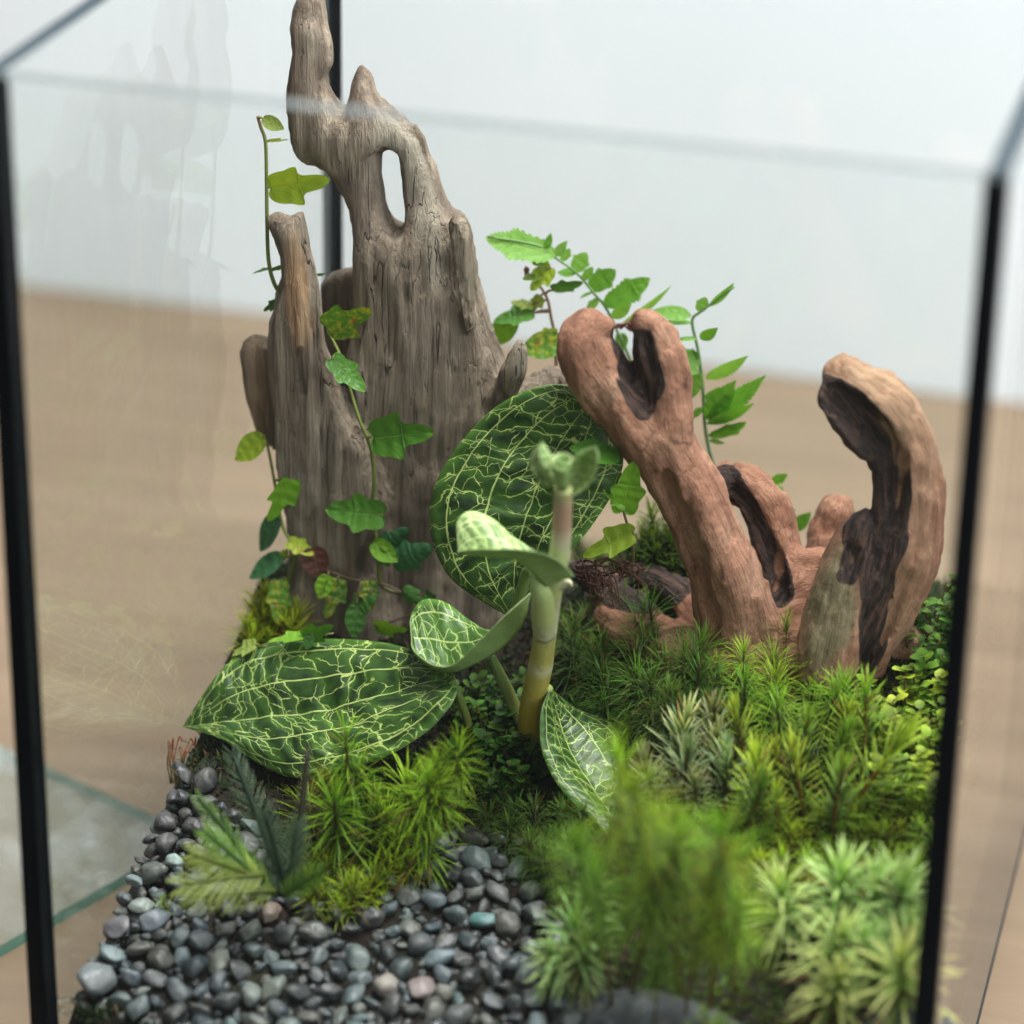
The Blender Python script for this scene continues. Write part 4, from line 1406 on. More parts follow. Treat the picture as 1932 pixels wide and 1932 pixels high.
PIN2 = [(0.0, 0.02), (0.05, 0.14), (0.20, 0.26), (0.42, 0.30), (0.62, 0.36), (0.70, 0.26), (0.82, 0.20), (0.92, 0.12), (1.0, 0.0)]
Vp, Fp, Up = half_leaf(PIN2, serr=0.20, pucker=0.012, cup=0.05, droop=0.10)
pinnad2 = mesh('pinna', Vp, Fp, MAT['fern'], uv=Up)

GREEN = {'g': (0.085, 0.225, 0.022), 'd': (0.055, 0.155, 0.024), 'b': (0.19, 0.38, 0.025), 'y': (0.30, 0.40, 0.03), 'p': (0.33, 0.40, 0.09), 't': (0.05, 0.16, 0.065),
         'r': (0.105, 0.034, 0.024), 'f': (0.15, 0.36, 0.04), 'o': (0.17, 0.25, 0.04), 'fl': (0.23, 0.45, 0.09)}


def put_leaf(data, name, root, b, t, tone, width=1.0, turn=0.0, jit=0.12):
    """a leaf from base pixel+depth to tip pixel+depth, turned about its own axis"""
    B, T = PY(*b), PY(*t)
    d = T - B
    L = np.linalg.norm(d)
    x = d / L
    z = CAM - B
    z = z - x * (z @ x); z /= np.linalg.norm(z)
    y = np.cross(z, x)
    a = math.radians(turn)
    y2 = y * math.cos(a) + z * math.sin(a)
    z2 = np.cross(x, y2)
    o = obj(name, data, root)
    off = B * CM - np.array(root.location)
    m = Matrix.Identity(4)
    for r in range(3):
        m[r][0] = x[r] * L; m[r][1] = y2[r] * L * width; m[r][2] = z2[r] * L; m[r][3] = off[r]
    o.matrix_basis = m
    c = np.array(GREEN[tone]) * RNG.uniform(1 - jit, 1 + jit)
    o.color = (*c, 1)
    return o


def vine(label, pts, rad, leaves, group=None, scol=(0.16, 0.20, 0.04), tipc=(0.30, 0.12, 0.06)):
    P = [PY(*q) for q in pts]
    r = empty('creeping_fig', P[-1], label, 'creeping fig', group)
    st_ = stem_part('stem', P, [rad * 0.7, rad], [(0, *tipc), (0.25, *scol), (0.8, *scol), (1, scol[0] * 0.7, scol[1] * 0.5, scol[2])], r, 8)
    for lf in leaves:
        bx, by, tx, ty, Y, tone = lf[:6]
        turn = lf[6] if len(lf) > 6 else RNG.uniform(-25, 25)
        dY = lf[7] if len(lf) > 7 else RNG.uniform(-0.25, 0.1)
        kind = lf[8] if len(lf) > 8 else int(RNG.integers(4))
        data = figd[kind][1 if tone.isupper() else 0]
        put_leaf(data, 'leaf', r, (bx, by, Y), (tx, ty, Y + dY), tone.lower(), RNG.uniform(0.66, 0.84), turn)
        # leaf stalk from the nearest point of the stem
        B = PY(bx, by, Y)
        PP = catmull(P, 60)
        j = np.argmin(np.linalg.norm(PP - B, axis=1))
        g = np.linalg.norm(PP[j] - B)
        if 0.08 < g < 1.6:
            stem_part('leaf_stalk', [PP[j], (PP[j] + B) / 2 + [0, -0.03, 0.05], B], [0.035, 0.03, 0.028], [(0, *scol), (1, *scol)], st_, 6)
    return r


Ys = Yf - 0.62
vine('pale creeping fig shoot reaching up free of the grey driftwood on its left', [(486, 219, 3.6), (492, 240, 3.6), (501, 270, 3.6), (503, 350, 3.5), (504, 429, 3.4), (507, 493, 3.3), (517, 534, 3.3), (531, 557, 3.3), (545, 580, 3.4)], 0.055,
     [(497, 224, 536, 244, 3.6, 'p', 10, 0.1, 4), (505, 267, 545, 270, 3.7, 'p', 75, 0.3), (510, 354, 622, 341, 3.6, 'y', 30, 0.2, 0), (508, 508, 475, 515, 3.4, 'g', 72, 0), (510, 508, 545, 498, 3.5, 'g', 70, 0.2), (522, 572, 496, 586, 3.4, 'd', 35, 0), (598, 518, 615, 516, 3.9, 'g', 60, 0)])
vine('creeping fig stem climbing the middle of the grey driftwood with lobed leaves', [(617, 622, 3.2), (644, 676, 3.1), (663, 743, 3.0), (679, 794, Ys - 0.05), (695, 832, Ys - 0.05), (703, 864, Ys), (706, 921, Ys - 0.02), (701, 962, Ys - 0.05), (709, 1007, Ys - 0.1), (714, 1054, Ys - 0.2), (716, 1093, Ys - 0.2), (730, 1112, Ys - 0.15), (762, 1120, Ys - 0.1)], 0.055,
     [(618, 618, 700, 586, 2.9, 'G', 25, -0.2, 0), (626, 678, 690, 738, 2.8, 'g', -15, -0.2, 2), (704, 826, 816, 815, 2.7, 'g', 5, -0.35, 0), (722, 972, 612, 962, 2.65, 'g', -5, -0.15, 2),
      (704, 1024, 750, 1060, 2.5, 'b', 10, -0.2, 4), (712, 1040, 770, 1002, 2.6, 't', 20, 0), (742, 1062, 810, 1036, 2.5, 't', 10, -0.2), (712, 1036, 735, 1070, 2.45, 'g', 30, -0.1, 4)], tipc=(0.2, 0.24, 0.05))
vine('creeping fig stem running down the left edge of the grey driftwood', [(498, 820, 3.3), (507, 851, 3.2), (517, 905, 3.1), (527, 965, 2.9), (536, 1000, 2.8), (549, 1023, 2.75), (555, 1054, 2.7), (545, 1090, 2.7), (540, 1120, 2.7)], 0.05,
     [(497, 826, 442, 868, 3.2, 'y', 25, -0.2, 4), (548, 905, 508, 986, 2.8, 'b', -35, -0.2, 0), (527, 975, 487, 1040, 2.8, 't', 45, 0, 4), (545, 1022, 592, 1046, 2.6, 'Y', -20, -0.2, 2), (533, 1052, 468, 1090, 2.6, 't', 40, -0.2, 4),
      (528, 1096, 525, 1180, 2.4, 'G', 10, -0.4, 2), (538, 1040, 530, 1062, 2.6, 'Y', 0)], tipc=(0.2, 0.18, 0.06))
vine('cluster of creeping fig leaves at the foot of the grey driftwood', [(600, 1070, 2.5), (640, 1085, 2.5), (672, 1095, 2.4), (716, 1100, 2.4), (760, 1120, 2.4), (790, 1150, 2.2), (720, 1180, 2.0)], 0.035,
     [(618, 1086, 602, 1132, 2.2, 'b', 10, -0.2, 4), (637, 1092, 616, 1168, 2.3, 'D', -10, -0.3, 0), (696, 1096, 700, 1152, 2.2, 'D', 5, -0.2, 2), (672, 1142, 668, 1206, 2.0, 'd', 0, -0.3, 4), (762, 1112, 800, 1146, 2.2, 'd', 20), (708, 1180, 768, 1190, 1.9, 'b', 55, -0.1),
      (700, 1120, 650, 1160, 2.1, 'd', 20, -0.2), (800, 1120, 830, 1150, 2.2, 'd', 20)], scol=(0.12, 0.08, 0.04), tipc=(0.12, 0.06, 0.03))
vine('creeping fig runner with pale leaves lying on the rim of the lower orchid leaf', [(437, 1228, 0.3), (480, 1224, 0.3), (500, 1216, 0.3), (540, 1206, 0.4), (580, 1202, 0.5), (630, 1195, 0.6)], 0.03,
     [(482, 1216, 437, 1234, 0.2, 'p', 45, 0.0), (572, 1202, 505, 1208, 0.2, 'b', 62, -0.2, 0), (575, 1200, 628, 1182, 0.3, 'g', 30, -0.1), (588, 1196, 578, 1226, 0.2, 'd', 20, -0.2, 4)], tipc=(0.3, 0.2, 0.12))
vine('creeping fig with reddish young leaves standing behind the charred wood fork', [(990, 510, 6.6), (1012, 532, 6.6), (1032, 562, 6.6), (1040, 600, 6.6), (1048, 645, 6.6), (1050, 720, 6.6)], 0.045,
     [(1034, 500, 1004, 496, 6.6, 'o', 20), (1040, 505, 1000, 548, 6.5, 'y', 20, -0.2, 0), (1045, 548, 1098, 541, 6.5, 'd', 55), (1005, 575, 965, 566, 6.5, 'O', 40), (1020, 560, 1000, 590, 6.5, 'O', 10), (1005, 592, 930, 604, 6.4, 'g', 45, -0.2),
      (970, 598, 926, 652, 6.4, 'b', 15, -0.2, 4), (1060, 645, 980, 660, 6.3, 'G', 10, -0.2, 4), (1050, 630, 1000, 640, 6.4, 'Y', 30), (1025, 520, 985, 525, 6.5, 'o', 40), (995, 505, 990, 520, 6.6, 'r', 10)], scol=(0.20, 0.11, 0.05))
vine('creeping fig shoot with bright leaves between the upright orchid leaf and root wood', [(1165, 868, 2.0), (1172, 900, 2.0), (1176, 960, 2.1), (1188, 1005, 2.2), (1195, 1045, 2.4), (1190, 1090, 2.6)], 0.04,
     [(1168, 862, 1074, 842, 1.6, 'g', 45, -0.2, 4), (1176, 964, 1196, 872, 1.5, 'b', 10, -0.1, 2), (1196, 1008, 1098, 1048, 1.6, 'y', 40, -0.3, 0), (1180, 955, 1142, 920, 1.5, 'b', 30)], scol=(0.22, 0.17, 0.08))
dl = empty('dead_leaf', PY(595, 1060, 2.2), 'single dull red dead leaf stuck to the base of the grey driftwood', 'dead leaf')
put_leaf(figd[4][0], 'blade', dl, (588, 1034, 2.5), (606, 1092, 2.3), 'r', 1.05, 15)


# ---- fern at the back
def fern(label, rachis, rad, pins, group='ferns behind the root wood'):
    P = [PY(*q) for q in rachis]
    r = empty('fern', P[-1], label, 'fern', group)
    stem_part('rachis', P, [rad * 0.5, rad], [(0, 0.14, 0.28, 0.08), (1, 0.18, 0.26, 0.12)], r, 8)
    for p in pins:
        bx, by, tx, ty = p[:4]
        Y = p[4]
        p = list(p)
        if len(p) > 6:
            p[6] *= 0.7
        turn = p[5] if len(p) > 5 else RNG.uniform(-25, 25)
        wd = p[6] if len(p) > 6 else 1.0
        dY = p[7] if len(p) > 7 else RNG.uniform(-0.5, 0.5)
        o = put_leaf(pinnad2 if RNG.random() < 0.4 else pinnad, 'pinna', r, (bx, by, Y), (tx, ty, Y + dY), 'f' if RNG.random() < 0.65 else 'fl', wd, turn)
    return r


fern('fern frond arching up and left with toothed leaflets behind the forked root wood',
     [(920, 446, 6.4), (1014, 463, 6.6), (1046, 485, 6.7), (1090, 517, 6.8), (1122, 555, 6.9), (1141, 577, 7.0), (1156, 606, 7.0), (1190, 680, 7.0), (1240, 800, 7.0), (1300, 1000, 6.8)], 0.05,
     [(1048, 482, 916, 446, 6.6, 12, 0.9, -0.3), (1083, 512, 1106, 478, 6.8, 5, 1.6, 0), (1086, 516, 1050, 512, 6.8, 30, 1.5, 0), (1112, 545, 1160, 511, 6.9, 5, 1.4, 0), (1118, 552, 1092, 560, 6.9, 60, 1, 0),
      (1140, 576, 1226, 528, 6.9, 15, 1.0, 0.2), (1143, 578, 1146, 570, 6.9, 15, 1.0, 0), (1172, 612, 1272, 549, 7.0, 68, 0.8, 0.2), (1060, 492, 1075, 470, 6.8, 20, 1.4, 0), (1185, 640, 1150, 660, 6.9, 30), (1200, 690, 1165, 690, 6.9, 30, 1.2), (1100, 528, 1118, 505, 6.8, 10, 1.2), (1130, 565, 1105, 585, 6.9, 20, 1.2), (1046, 484, 1070, 455, 6.7, 10, 1.3), (1030, 470, 1040, 440, 6.6, 15, 1.3), (1000, 462, 985, 436, 6.6, 10, 1.3), (1155, 600, 1190, 575, 6.9, 20, 1.1)])
fern('upright fern frond standing right of the forked root wood, leaflets on both sides',
     [(1385, 541, 7.0), (1352, 566, 7.0), (1322, 588, 7.0), (1306, 606, 7.0), (1317, 660, 7.0), (1326, 730, 7.0), (1330, 800, 7.0), (1342, 865, 6.9), (1370, 960, 6.6)], 0.055,
     [(1304, 596, 1228, 583, 7.0, 20, 1.1, 0), (1306, 610, 1236, 604, 7.0, 60, 1.0, 0), (1318, 588, 1332, 562, 7.0, 15, 1.7, 0), (1338, 578, 1388, 538, 7.0, 55, 1.0, 0), (1314, 640, 1272, 638, 6.9, 55, 1.1, 0), (1320, 690, 1282, 660, 6.9, 10, 1.5, 0),
      (1324, 705, 1285, 760, 6.9, 20, 1.3, 0), (1332, 715, 1412, 679, 6.8, 48, 1.0, -0.3), (1332, 790, 1386, 722, 6.8, 5, 1.2, -0.2), (1335, 792, 1448, 716, 6.8, 40, 1.0, 0.2), (1334, 800, 1424, 770, 6.8, 60, 1.0, -0.3), (1338, 824, 1408, 803, 6.8, 55, 1.0, -0.2),
      (1320, 700, 1290, 700, 6.8, 10, 1.3, -0.2), (1326, 770, 1300, 790, 6.8, 20, 1.2, 0), (1330, 750, 1372, 735, 6.8, 20, 1.0), (1336, 800, 1400, 745, 6.9, 30, 1.0), (1322, 640, 1352, 622, 6.9, 20, 1.1), (1316, 665, 1290, 690, 6.9, 15, 1.2), (1338, 830, 1368, 838, 6.8, 30, 1.0)])
fern('low fern frond with two leaflets showing in the gaps behind the root wood',
     [(1500, 960, 7.0), (1480, 990, 7.0), (1450, 1050, 6.8), (1420, 1120, 6.6)], 0.05,
     [(1450, 912, 1486, 897, 7.0, 35, 1.2, 0), (1495, 1000, 1530, 968, 6.9, 10, 1.5, 0), (1470, 960, 1452, 905, 6.9, 20)])


# ------------------------------------------------------------------ mosses
def strip(V, F, C, p0, d, up, L, w, curl, cb, ct, seg=4):
    """one narrow leaf: p0, direction d, arching towards -up by curl"""
    side = np.cross(d, up)
    side /= np.linalg.norm(side) + 1e-9
    o = len(V)
    p = np.array(p0, float)
    dd = np.array(d, float)
    for i in range(seg + 1):
        t = i / seg
        ww = w * (0.55 + 1.0 * t - 1.5 * t * t) if i < seg else 0
        c = cb * (1 - t) + ct * t
        if i < seg:
            V.append(p - side * ww); V.append(p + side * ww); C.append(c); C.append(c)
        else:
            V.append(p.copy()); C.append(c)
        dd = dd - up * curl / seg
        dd /= np.linalg.norm(dd)
        p = p + dd * L / seg
    for i in range(seg - 1):
        F.append((o + 2 * i, o + 2 * i + 1, o + 2 * i + 3, o + 2 * i + 2))
    F.append((o + 2 * seg - 2, o + 2 * seg - 1, o + 2 * seg))


def tuft(seed, H, n, L, w, e0, e1, curl, cb, ct, cs, lean=0.15, low=0.25, jit=0.2):
    """one moss shoot: an upright stem set with narrow leaves, spreading below, upright at the tip"""
    r = np.random.default_rng(seed)
    V, F, C = [], [], []
    cb, ct, cs = map(np.array, (cb, ct, cs))
    la = r.uniform(0, 6.28)
    top = np.array([math.cos(la) * lean * H, math.sin(la) * lean * H, H])
    sv, sf = tube([(0, 0, -0.3), top * 0.5 + [0, 0, -0.02 * H], top], [0.045, 0.04, 0.02], 5, 5)
    V += list(sv); F += sf; C += [cs] * len(sv)
    for i in range(n):
        t = (i + 0.5) / n
        h = low + (1 - low) * t
        p = top * h
        az = i * 2.39996 + r.uniform(-0.4, 0.4)
        el = math.radians(e0 + (e1 - e0) * t ** 1.5 + r.uniform(-12, 12))
        d = np.array([math.cos(az) * math.cos(el), math.sin(az) * math.cos(el), math.sin(el)])
        sc = (0.7 + 0.5 * math.sin(math.pi * min(1, t * 0.8 + 0.15))) * r.uniform(1 - jit, 1 + jit)
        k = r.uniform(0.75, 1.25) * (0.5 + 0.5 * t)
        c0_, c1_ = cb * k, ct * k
        if r.random() < 0.10 * (1.3 - t):            # withered leaf
            c0_, c1_ = np.array((0.10, 0.07, 0.02)) * k, np.array((0.26, 0.18, 0.05)) * k
        strip(V, F, C, p, d, np.array([0, 0, 1.0]), L * sc, w, curl * r.uniform(0.6, 1.4), c0_, c1_)
    return np.array(V), F, np.array(C)


def tuft_data(name, mat='moss', k=4, **a):
    out = []
    for i in range(k):
        V, F, C = tuft(hash(name) % 1000 * 0 + i * 17 + len(name), **a)
        out.append(mesh('moss_shoot', V, F, MAT[mat], col=C))
    return out


TF = {
    # star shaped hair moss: long thin arching leaves
    'star': tuft_data('star', k=5, H=1.5, n=120, L=0.72, w=0.016, e0=-5, e1=80, curl=0.75, cb=(0.07, 0.18, 0.008), ct=(0.38, 0.64, 0.035), cs=(0.10, 0.06, 0.015)),
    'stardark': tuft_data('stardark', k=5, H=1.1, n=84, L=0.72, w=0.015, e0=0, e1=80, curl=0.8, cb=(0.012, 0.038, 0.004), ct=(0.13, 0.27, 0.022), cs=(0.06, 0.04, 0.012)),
    # tall loose shoots at the front
    'tall': tuft_data('tall', k=5, H=3.1, n=160, L=0.92, w=0.018, e0=-12, e1=80, curl=0.7, cb=(0.10, 0.25, 0.008), ct=(0.46, 0.74, 0.04), cs=(0.14, 0.07, 0.02), low=0.5),
    # pale cushion moss: thick whitish leaves
    'pale': tuft_data('pale', k=5, H=1.5, n=90, L=0.95, w=0.048, e0=-15, e1=82, curl=0.75, cb=(0.11, 0.28, 0.02), ct=(0.74, 0.90, 0.38), cs=(0.10, 0.08, 0.03), low=0.1),
    # blue green needle shoots
    'needle': tuft_data('needle', k=4, H=1.6, n=72, L=0.62, w=0.042, e0=20, e1=80, curl=0.15, cb=(0.10, 0.22, 0.05), ct=(0.56, 0.70, 0.36), cs=(0.12, 0.07, 0.02), low=0.1),
    # yellow green needle shoots
    'spruce': tuft_data('spruce', k=4, H=1.8, n=84, L=0.62, w=0.040, e0=15, e1=75, curl=0.1, cb=(0.05, 0.14, 0.012), ct=(0.44, 0.66, 0.07), cs=(0.22, 0.12, 0.02), low=0.08),
    # tiny stars of the carpet
    'tiny': tuft_data('tiny', k=5, H=0.55, n=40, L=0.42, w=0.020, e0=5, e1=80, curl=0.45, cb=(0.09, 0.20, 0.008), ct=(0.42, 0.68, 0.045), cs=(0.10, 0.08, 0.02)),
}


def leafy(seed, H, n, s, cb, ct):
    """shoot with small round leaves"""
    r = np.random.default_rng(seed)
    V, F, C = [], [], []
    sv, sf = tube([(0, 0, -0.3), (r.uniform(-.1, .1), r.uniform(-.1, .1), H * 0.5), (r.uniform(-.3, .3), r.uniform(-.3, .3), H)], [0.03, 0.02], 5, 6)
    V += list(sv); F += sf; C += [np.array((0.09, 0.07, 0.02))] * len(sv)
    top = sv[-1]
    for i in range(n):
        t = (i + 0.6) / n
        p = top * t
        az = i * 2.4 + r.uniform(-.4, .4)
        el = math.radians(r.uniform(0, 50))
        d = np.array([math.cos(az) * math.cos(el), math.sin(az) * math.cos(el), math.sin(el)])
        sd = np.cross(d, (0, 0, 1.0)); sd /= np.linalg.norm(sd)
        up = np.cross(sd, d)
        L = s * r.uniform(0.7, 1.2)
        o = len(V)
        k = r.uniform(0.7, 1.25)
        pts = [(0, 0, 0), (0.3, 0.36, 0.05), (0.65, 0.40, 0.04), (0.95, 0.18, -0.06), (1.02, 0, -0.1), (0.95, -0.18, -0.06), (0.65, -0.40, 0.04), (0.3, -0.36, 0.05), (0.55, 0, -0.05)]
        for a, b, c in pts:
            V.append(p + L * (d * a + sd * b + up * c)); C.append((np.array(cb) * (1 - a) + np.array(ct) * a) * k)
        for j in range(8):
            F.append((o + 8, o + j, o + (j + 1) % 8))
    return np.array(V), F, np.array(C)


def leafy_data(k, **a):
    return [mesh('moss_shoot', V, F, MAT['moss'], col=C) for V, F, C in (leafy(40 + i, **a) for i in range(k))]


TF['leafy'] = leafy_data(5, H=0.95, n=16, s=0.34, cb=(0.08, 0.16, 0.012), ct=(0.44, 0.60, 0.06))
TF['leafydark'] = leafy_data(5, H=1.0, n=15, s=0.30, cb=(0.03, 0.09, 0.010), ct=(0.095, 0.23, 0.03))
TH_ = {'star': 1.5, 'stardark': 1.1, 'tall': 3.1, 'pale': 1.5, 'needle': 1.6, 'spruce': 1.8, 'tiny': 0.55, 'leafy': 0.95, 'leafydark': 1.0}


MNAME = {'star': 'hair_moss_shoot', 'stardark': 'hair_moss_shoot', 'tall': 'tall_moss_shoot', 'pale': 'cushion_moss_tuft', 'needle': 'needle_moss_shoot', 'spruce': 'needle_moss_shoot',
         'tiny': 'star_moss_shoot', 'leafy': 'leafy_moss_shoot', 'leafydark': 'leafy_moss_shoot'}


def plant(kind, px, py, label, cat, group=None, scale=1.0, tint=(1, 1, 1), tilt=None, name='moss_shoot', Yfix=None, sink=0.0):
    """px, py: where the head of the shoot shows"""
    H = TH_[kind] * scale
    if Yfix is None:
        p = on_ground(px, py, H * 0.8 - sink)
    else:
        p = PY(px, py, Yfix)
    lim = 9.4 - 0.30 * scale
    p = np.array([np.clip(p[0], -lim, lim), np.clip(p[1], -9.3, 10.4), p[2]])
    z = p[2] - H * 0.8 if Yfix is not None else ground(p[0], p[1]) - sink
    d = TF[kind]
    name = MNAME.get(kind, name)
    o = obj(name, d[RNG.integers(len(d))], None, (p[0], p[1], z))
    rz = RNG.uniform(0, 6.283)
    if tilt is None:
        tilt = (RNG.uniform(-0.18, 0.22), RNG.uniform(-0.2, 0.2))
    m = Matrix.Rotation(tilt[0], 3, 'X') @ Matrix.Rotation(tilt[1], 3, 'Y') @ Matrix.Rotation(rz, 3, 'Z')
    o.rotation_euler = m.to_euler()
    s = scale * RNG.uniform(0.72, 1.22)
    o.scale = (s, s, s)
    k = RNG.uniform(0.62, 1.2)
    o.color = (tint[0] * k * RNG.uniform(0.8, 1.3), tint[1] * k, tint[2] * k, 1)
    return tag(o, label, cat, group)


def many(kind, spots, label, group, cat='moss', **k):
    for s in spots:
        plant(kind, s[0], s[1], label, cat, group, **{**k, **(s[2] if len(s) > 2 else {})})


def rnd(poly, n, mind):
    poly = np.array(poly, float)
    out = []
    lo, hi = poly.min(0), poly.max(0)
    for _ in range(n * 60):
        p = lo + RNG.random(2) * (hi - lo)
        if in_poly(p[None], poly)[0] and all((p[0] - q[0]) ** 2 + (p[1] - q[1]) ** 2 > mind ** 2 for q in out):
            out.append((p[0], p[1]))
            if len(out) >= n:
                break
    return out


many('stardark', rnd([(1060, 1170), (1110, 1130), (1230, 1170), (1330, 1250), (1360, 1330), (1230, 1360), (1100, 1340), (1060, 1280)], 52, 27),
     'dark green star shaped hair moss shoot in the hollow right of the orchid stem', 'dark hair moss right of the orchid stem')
many('star', [(1495, 1205, {'scale': 1.0}), (1450, 1250), (1560, 1262), (1400, 1240, {'scale': 0.8}), (1520, 1300), (1470, 1300), (1590, 1300), (1440, 1330), (1360, 1250, {'scale': 0.7}), (1545, 1340), (1480, 1360), (1410, 1300), (1620, 1330)],
     'bright green hair moss shoot at the foot of the root wood', 'hair moss at the foot of the root wood')
many('needle', [(1262, 1395), (1300, 1372), (1340, 1345), (1345, 1405), (1290, 1430), (1245, 1440), (1320, 1450), (1370, 1450), (1378, 1395)],
     'pale blue green needle leaved moss shoot right of the low orchid leaf', 'blue green needle moss shoots')
many('spruce', [(1425, 1400), (1465, 1420), (1510, 1385), (1430, 1470), (1560, 1400), (1600, 1425, {'tilt': (-0.1, 0.6), 'scale': 1.25}), (1640, 1440, {'tilt': (0, 0.7)}), (1530, 1455), (1480, 1490), (1395, 1510), (1575, 1480), (1640, 1370), (1600, 1360)],
     'yellow green needle leaved moss shoot in the middle of the right bank', 'yellow green needle moss shoots')
many('leafy', rnd([(1640, 1300), (1790, 1280), (1785, 1500), (1700, 1500), (1640, 1420)], 34, 24), 'light green round leaved moss shoot against the right glass', 'round leaved moss by the right glass', scale=0.9)
many('tiny', rnd([(1360, 1540), (1500, 1540), (1760, 1480), (1750, 1660), (1600, 1680), (1380, 1700)], 60, 24), 'tiny bright green star moss shoot in the carpet of the right bank', 'tiny star moss of the right bank', tint=(1.1, 1.0, 0.8))
many('tall', [(1190, 1545), (1255, 1530), (1310, 1560), (1140, 1600), (1215, 1620), (1370, 1600), (1290, 1660), (1160, 1690), (1350, 1700)],
     'tall soft green hair moss shoot close to the front glass', 'tall moss shoots at the front glass', Yfix=-8.3)
many('tall', [(1200, 1700, {'Yfix': -8.3}), (1300, 1740, {'Yfix': -8.4}), (1390, 1720, {'Yfix': -8.0}), (1240, 1770, {'Yfix': -8.6})],
     'tall soft green hair moss shoot close to the front glass', 'tall moss shoots at the front glass', scale=0.85)
many('tall', [(1338, 1650)], 'lone rusty orange moss shoot among the tall green shoots at the front', None, Yfix=-8.3, tint=(1.7, 0.8, 0.5), scale=0.6)
many('pale', [(1072, 1770, {'scale': 1.05})], 'single pale lime cushion moss tuft at the edge of the gravel', None)
many('pale', [(1050, 1800, {'scale': 0.8}), (1100, 1810, {'scale': 0.8}), (1120, 1700, {'scale': 0.7, 'tint': (0.7, 0.85, 0.6)})], 'small pale cushion moss shoot around the lime tuft by the gravel', 'small pale moss shoots by the gravel')
many('pale', [(1500, 1690), (1548, 1775), (1590, 1672), (1645, 1700), (1700, 1690), (1690, 1780), (1620, 1790), (1570, 1850), (1660, 1850), (1720, 1850)],
     'pale whitish green cushion moss tuft in the front right corner', 'pale cushion moss in the front right corner', scale=1.1, tint=(1.0, 1.0, 0.9))
many('star', [(650, 1470, {'scale': 1.15}), (640, 1520), (600, 1480, {'scale': 0.8, 'tint': (1.3, 0.8, 0.7)}), (690, 1500, {'scale': 0.9}), (610, 1560, {'tint': (1.1, 0.9, 0.6)}), (680, 1560), (660, 1430, {'scale': 1.0})], 'bright green hair moss shoot over the edge of the lower orchid leaf', 'hair moss left of the dark hollow', Yfix=-3.9, scale=1.25, tint=(1.0, 1.1, 0.7))
many('star', [(800, 1470, {'scale': 1.25}), (790, 1520), (750, 1500, {'scale': 0.9}), (850, 1490, {'scale': 0.9}), (740, 1560, {'tint': (1.1, 0.9, 0.6)}), (800, 1560), (860, 1440, {'scale': 0.9}), (830, 1430)], 'bright green hair moss shoot in the middle, beside the dark hollow', 'hair moss beside the dark hollow', Yfix=-3.9, scale=1.25, tint=(1.0, 1.1, 0.7))
many('tiny', rnd([(560, 1600), (740, 1570), (780, 1630), (710, 1690), (590, 1720)], 34, 18), 'low olive star moss shoot behind the round pink pebble', 'olive star moss behind the gravel', tint=(1.05, 0.8, 0.5), scale=1.2)
many('leafydark', rnd([(880, 1290), (990, 1290), (1010, 1400), (1010, 1480), (880, 1470), (850, 1380)], 52, 20), 'dark green small leaved moss shoot around the orchid stem foot', 'dark leafy moss around the orchid stem')
many('tiny', rnd([(432, 1140), (500, 1130), (560, 1180), (560, 1205), (440, 1230)], 18, 20), 'yellow green star moss shoot behind the left tip of the lower orchid leaf', 'star moss behind the lower orchid leaf', tint=(1.3, 1.0, 0.7), scale=1.5)
many('leafydark', rnd([(1700, 1130), (1790, 1110), (1800, 1260), (1740, 1240)], 24, 20), 'green mounded moss shoot behind the root wood at the right glass', 'mounded moss behind the root wood', tint=(1.6, 1.5, 1.0))
many('tiny', rnd([(1090, 990), (1180, 950), (1290, 990), (1290, 1080), (1100, 1080)], 40, 22), 'moss shoot darkened by painted shade behind the orchid', 'moss tinted with shade behind the orchid', tint=(0.35, 0.36, 0.5), scale=1.3)  # the low tint paints the shade behind the orchid into the moss
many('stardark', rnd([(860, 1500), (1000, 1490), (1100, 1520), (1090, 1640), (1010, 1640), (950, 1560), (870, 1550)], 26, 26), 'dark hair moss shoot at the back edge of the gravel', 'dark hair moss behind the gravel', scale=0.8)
many('star', [(1345, 1925, {'scale': 0.45}), (1375, 1935, {'scale': 0.4}), (1310, 1935, {'scale': 0.4})], 'short bright moss shoot growing on the flat stone at the bottom', 'moss on the flat stone', Yfix=-8.6, tint=(1.4, 1.3, 0.8))
many('tiny', [(316, 1705, {'scale': 0.8})], 'lone green moss speck lying on the blue grey oval pebble', None)


# ---- feathery flat shoots on the left
def feather(seed, L, n, w, ll, cb, ct, bend):
    r = np.random.default_rng(seed)
    V, F, C = [], [], []
    ax = [np.array([L * t, 0, -bend * L * t * t]) for t in np.linspace(0, 1, 7)]
    sv, sf = tube(ax, [0.035, 0.015], 5, 12)
    V += list(sv); F += sf; C += [np.array(cb) * 0.8] * len(sv)
    A = catmull(ax, n)
    T = np.gradient(A, axis=0); T /= np.linalg.norm(T, axis=1)[:, None]
    for i in range(1, n):
        t = i / (n - 1)
        for s in (-1, 1):
            a = math.radians(58 - 30 * t + r.uniform(-6, 6))
            d = T[i] * math.cos(a) + np.array([0, s, 0]) * math.sin(a) + np.array([0, 0, r.uniform(-.1, .15)])
            d /= np.linalg.norm(d)
            up = np.cross(T[i], [0, 1, 0]); up = -up if up[2] < 0 else up
            k = r.uniform(0.75, 1.2)
            strip(V, F, C, A[i], d, up, ll * (0.55 + 0.9 * math.sin(math.pi * (0.12 + 0.78 * t))) , w, 0.25, np.array(cb) * k, np.array(ct) * k, 3)
    return np.array(V), F, np.array(C)


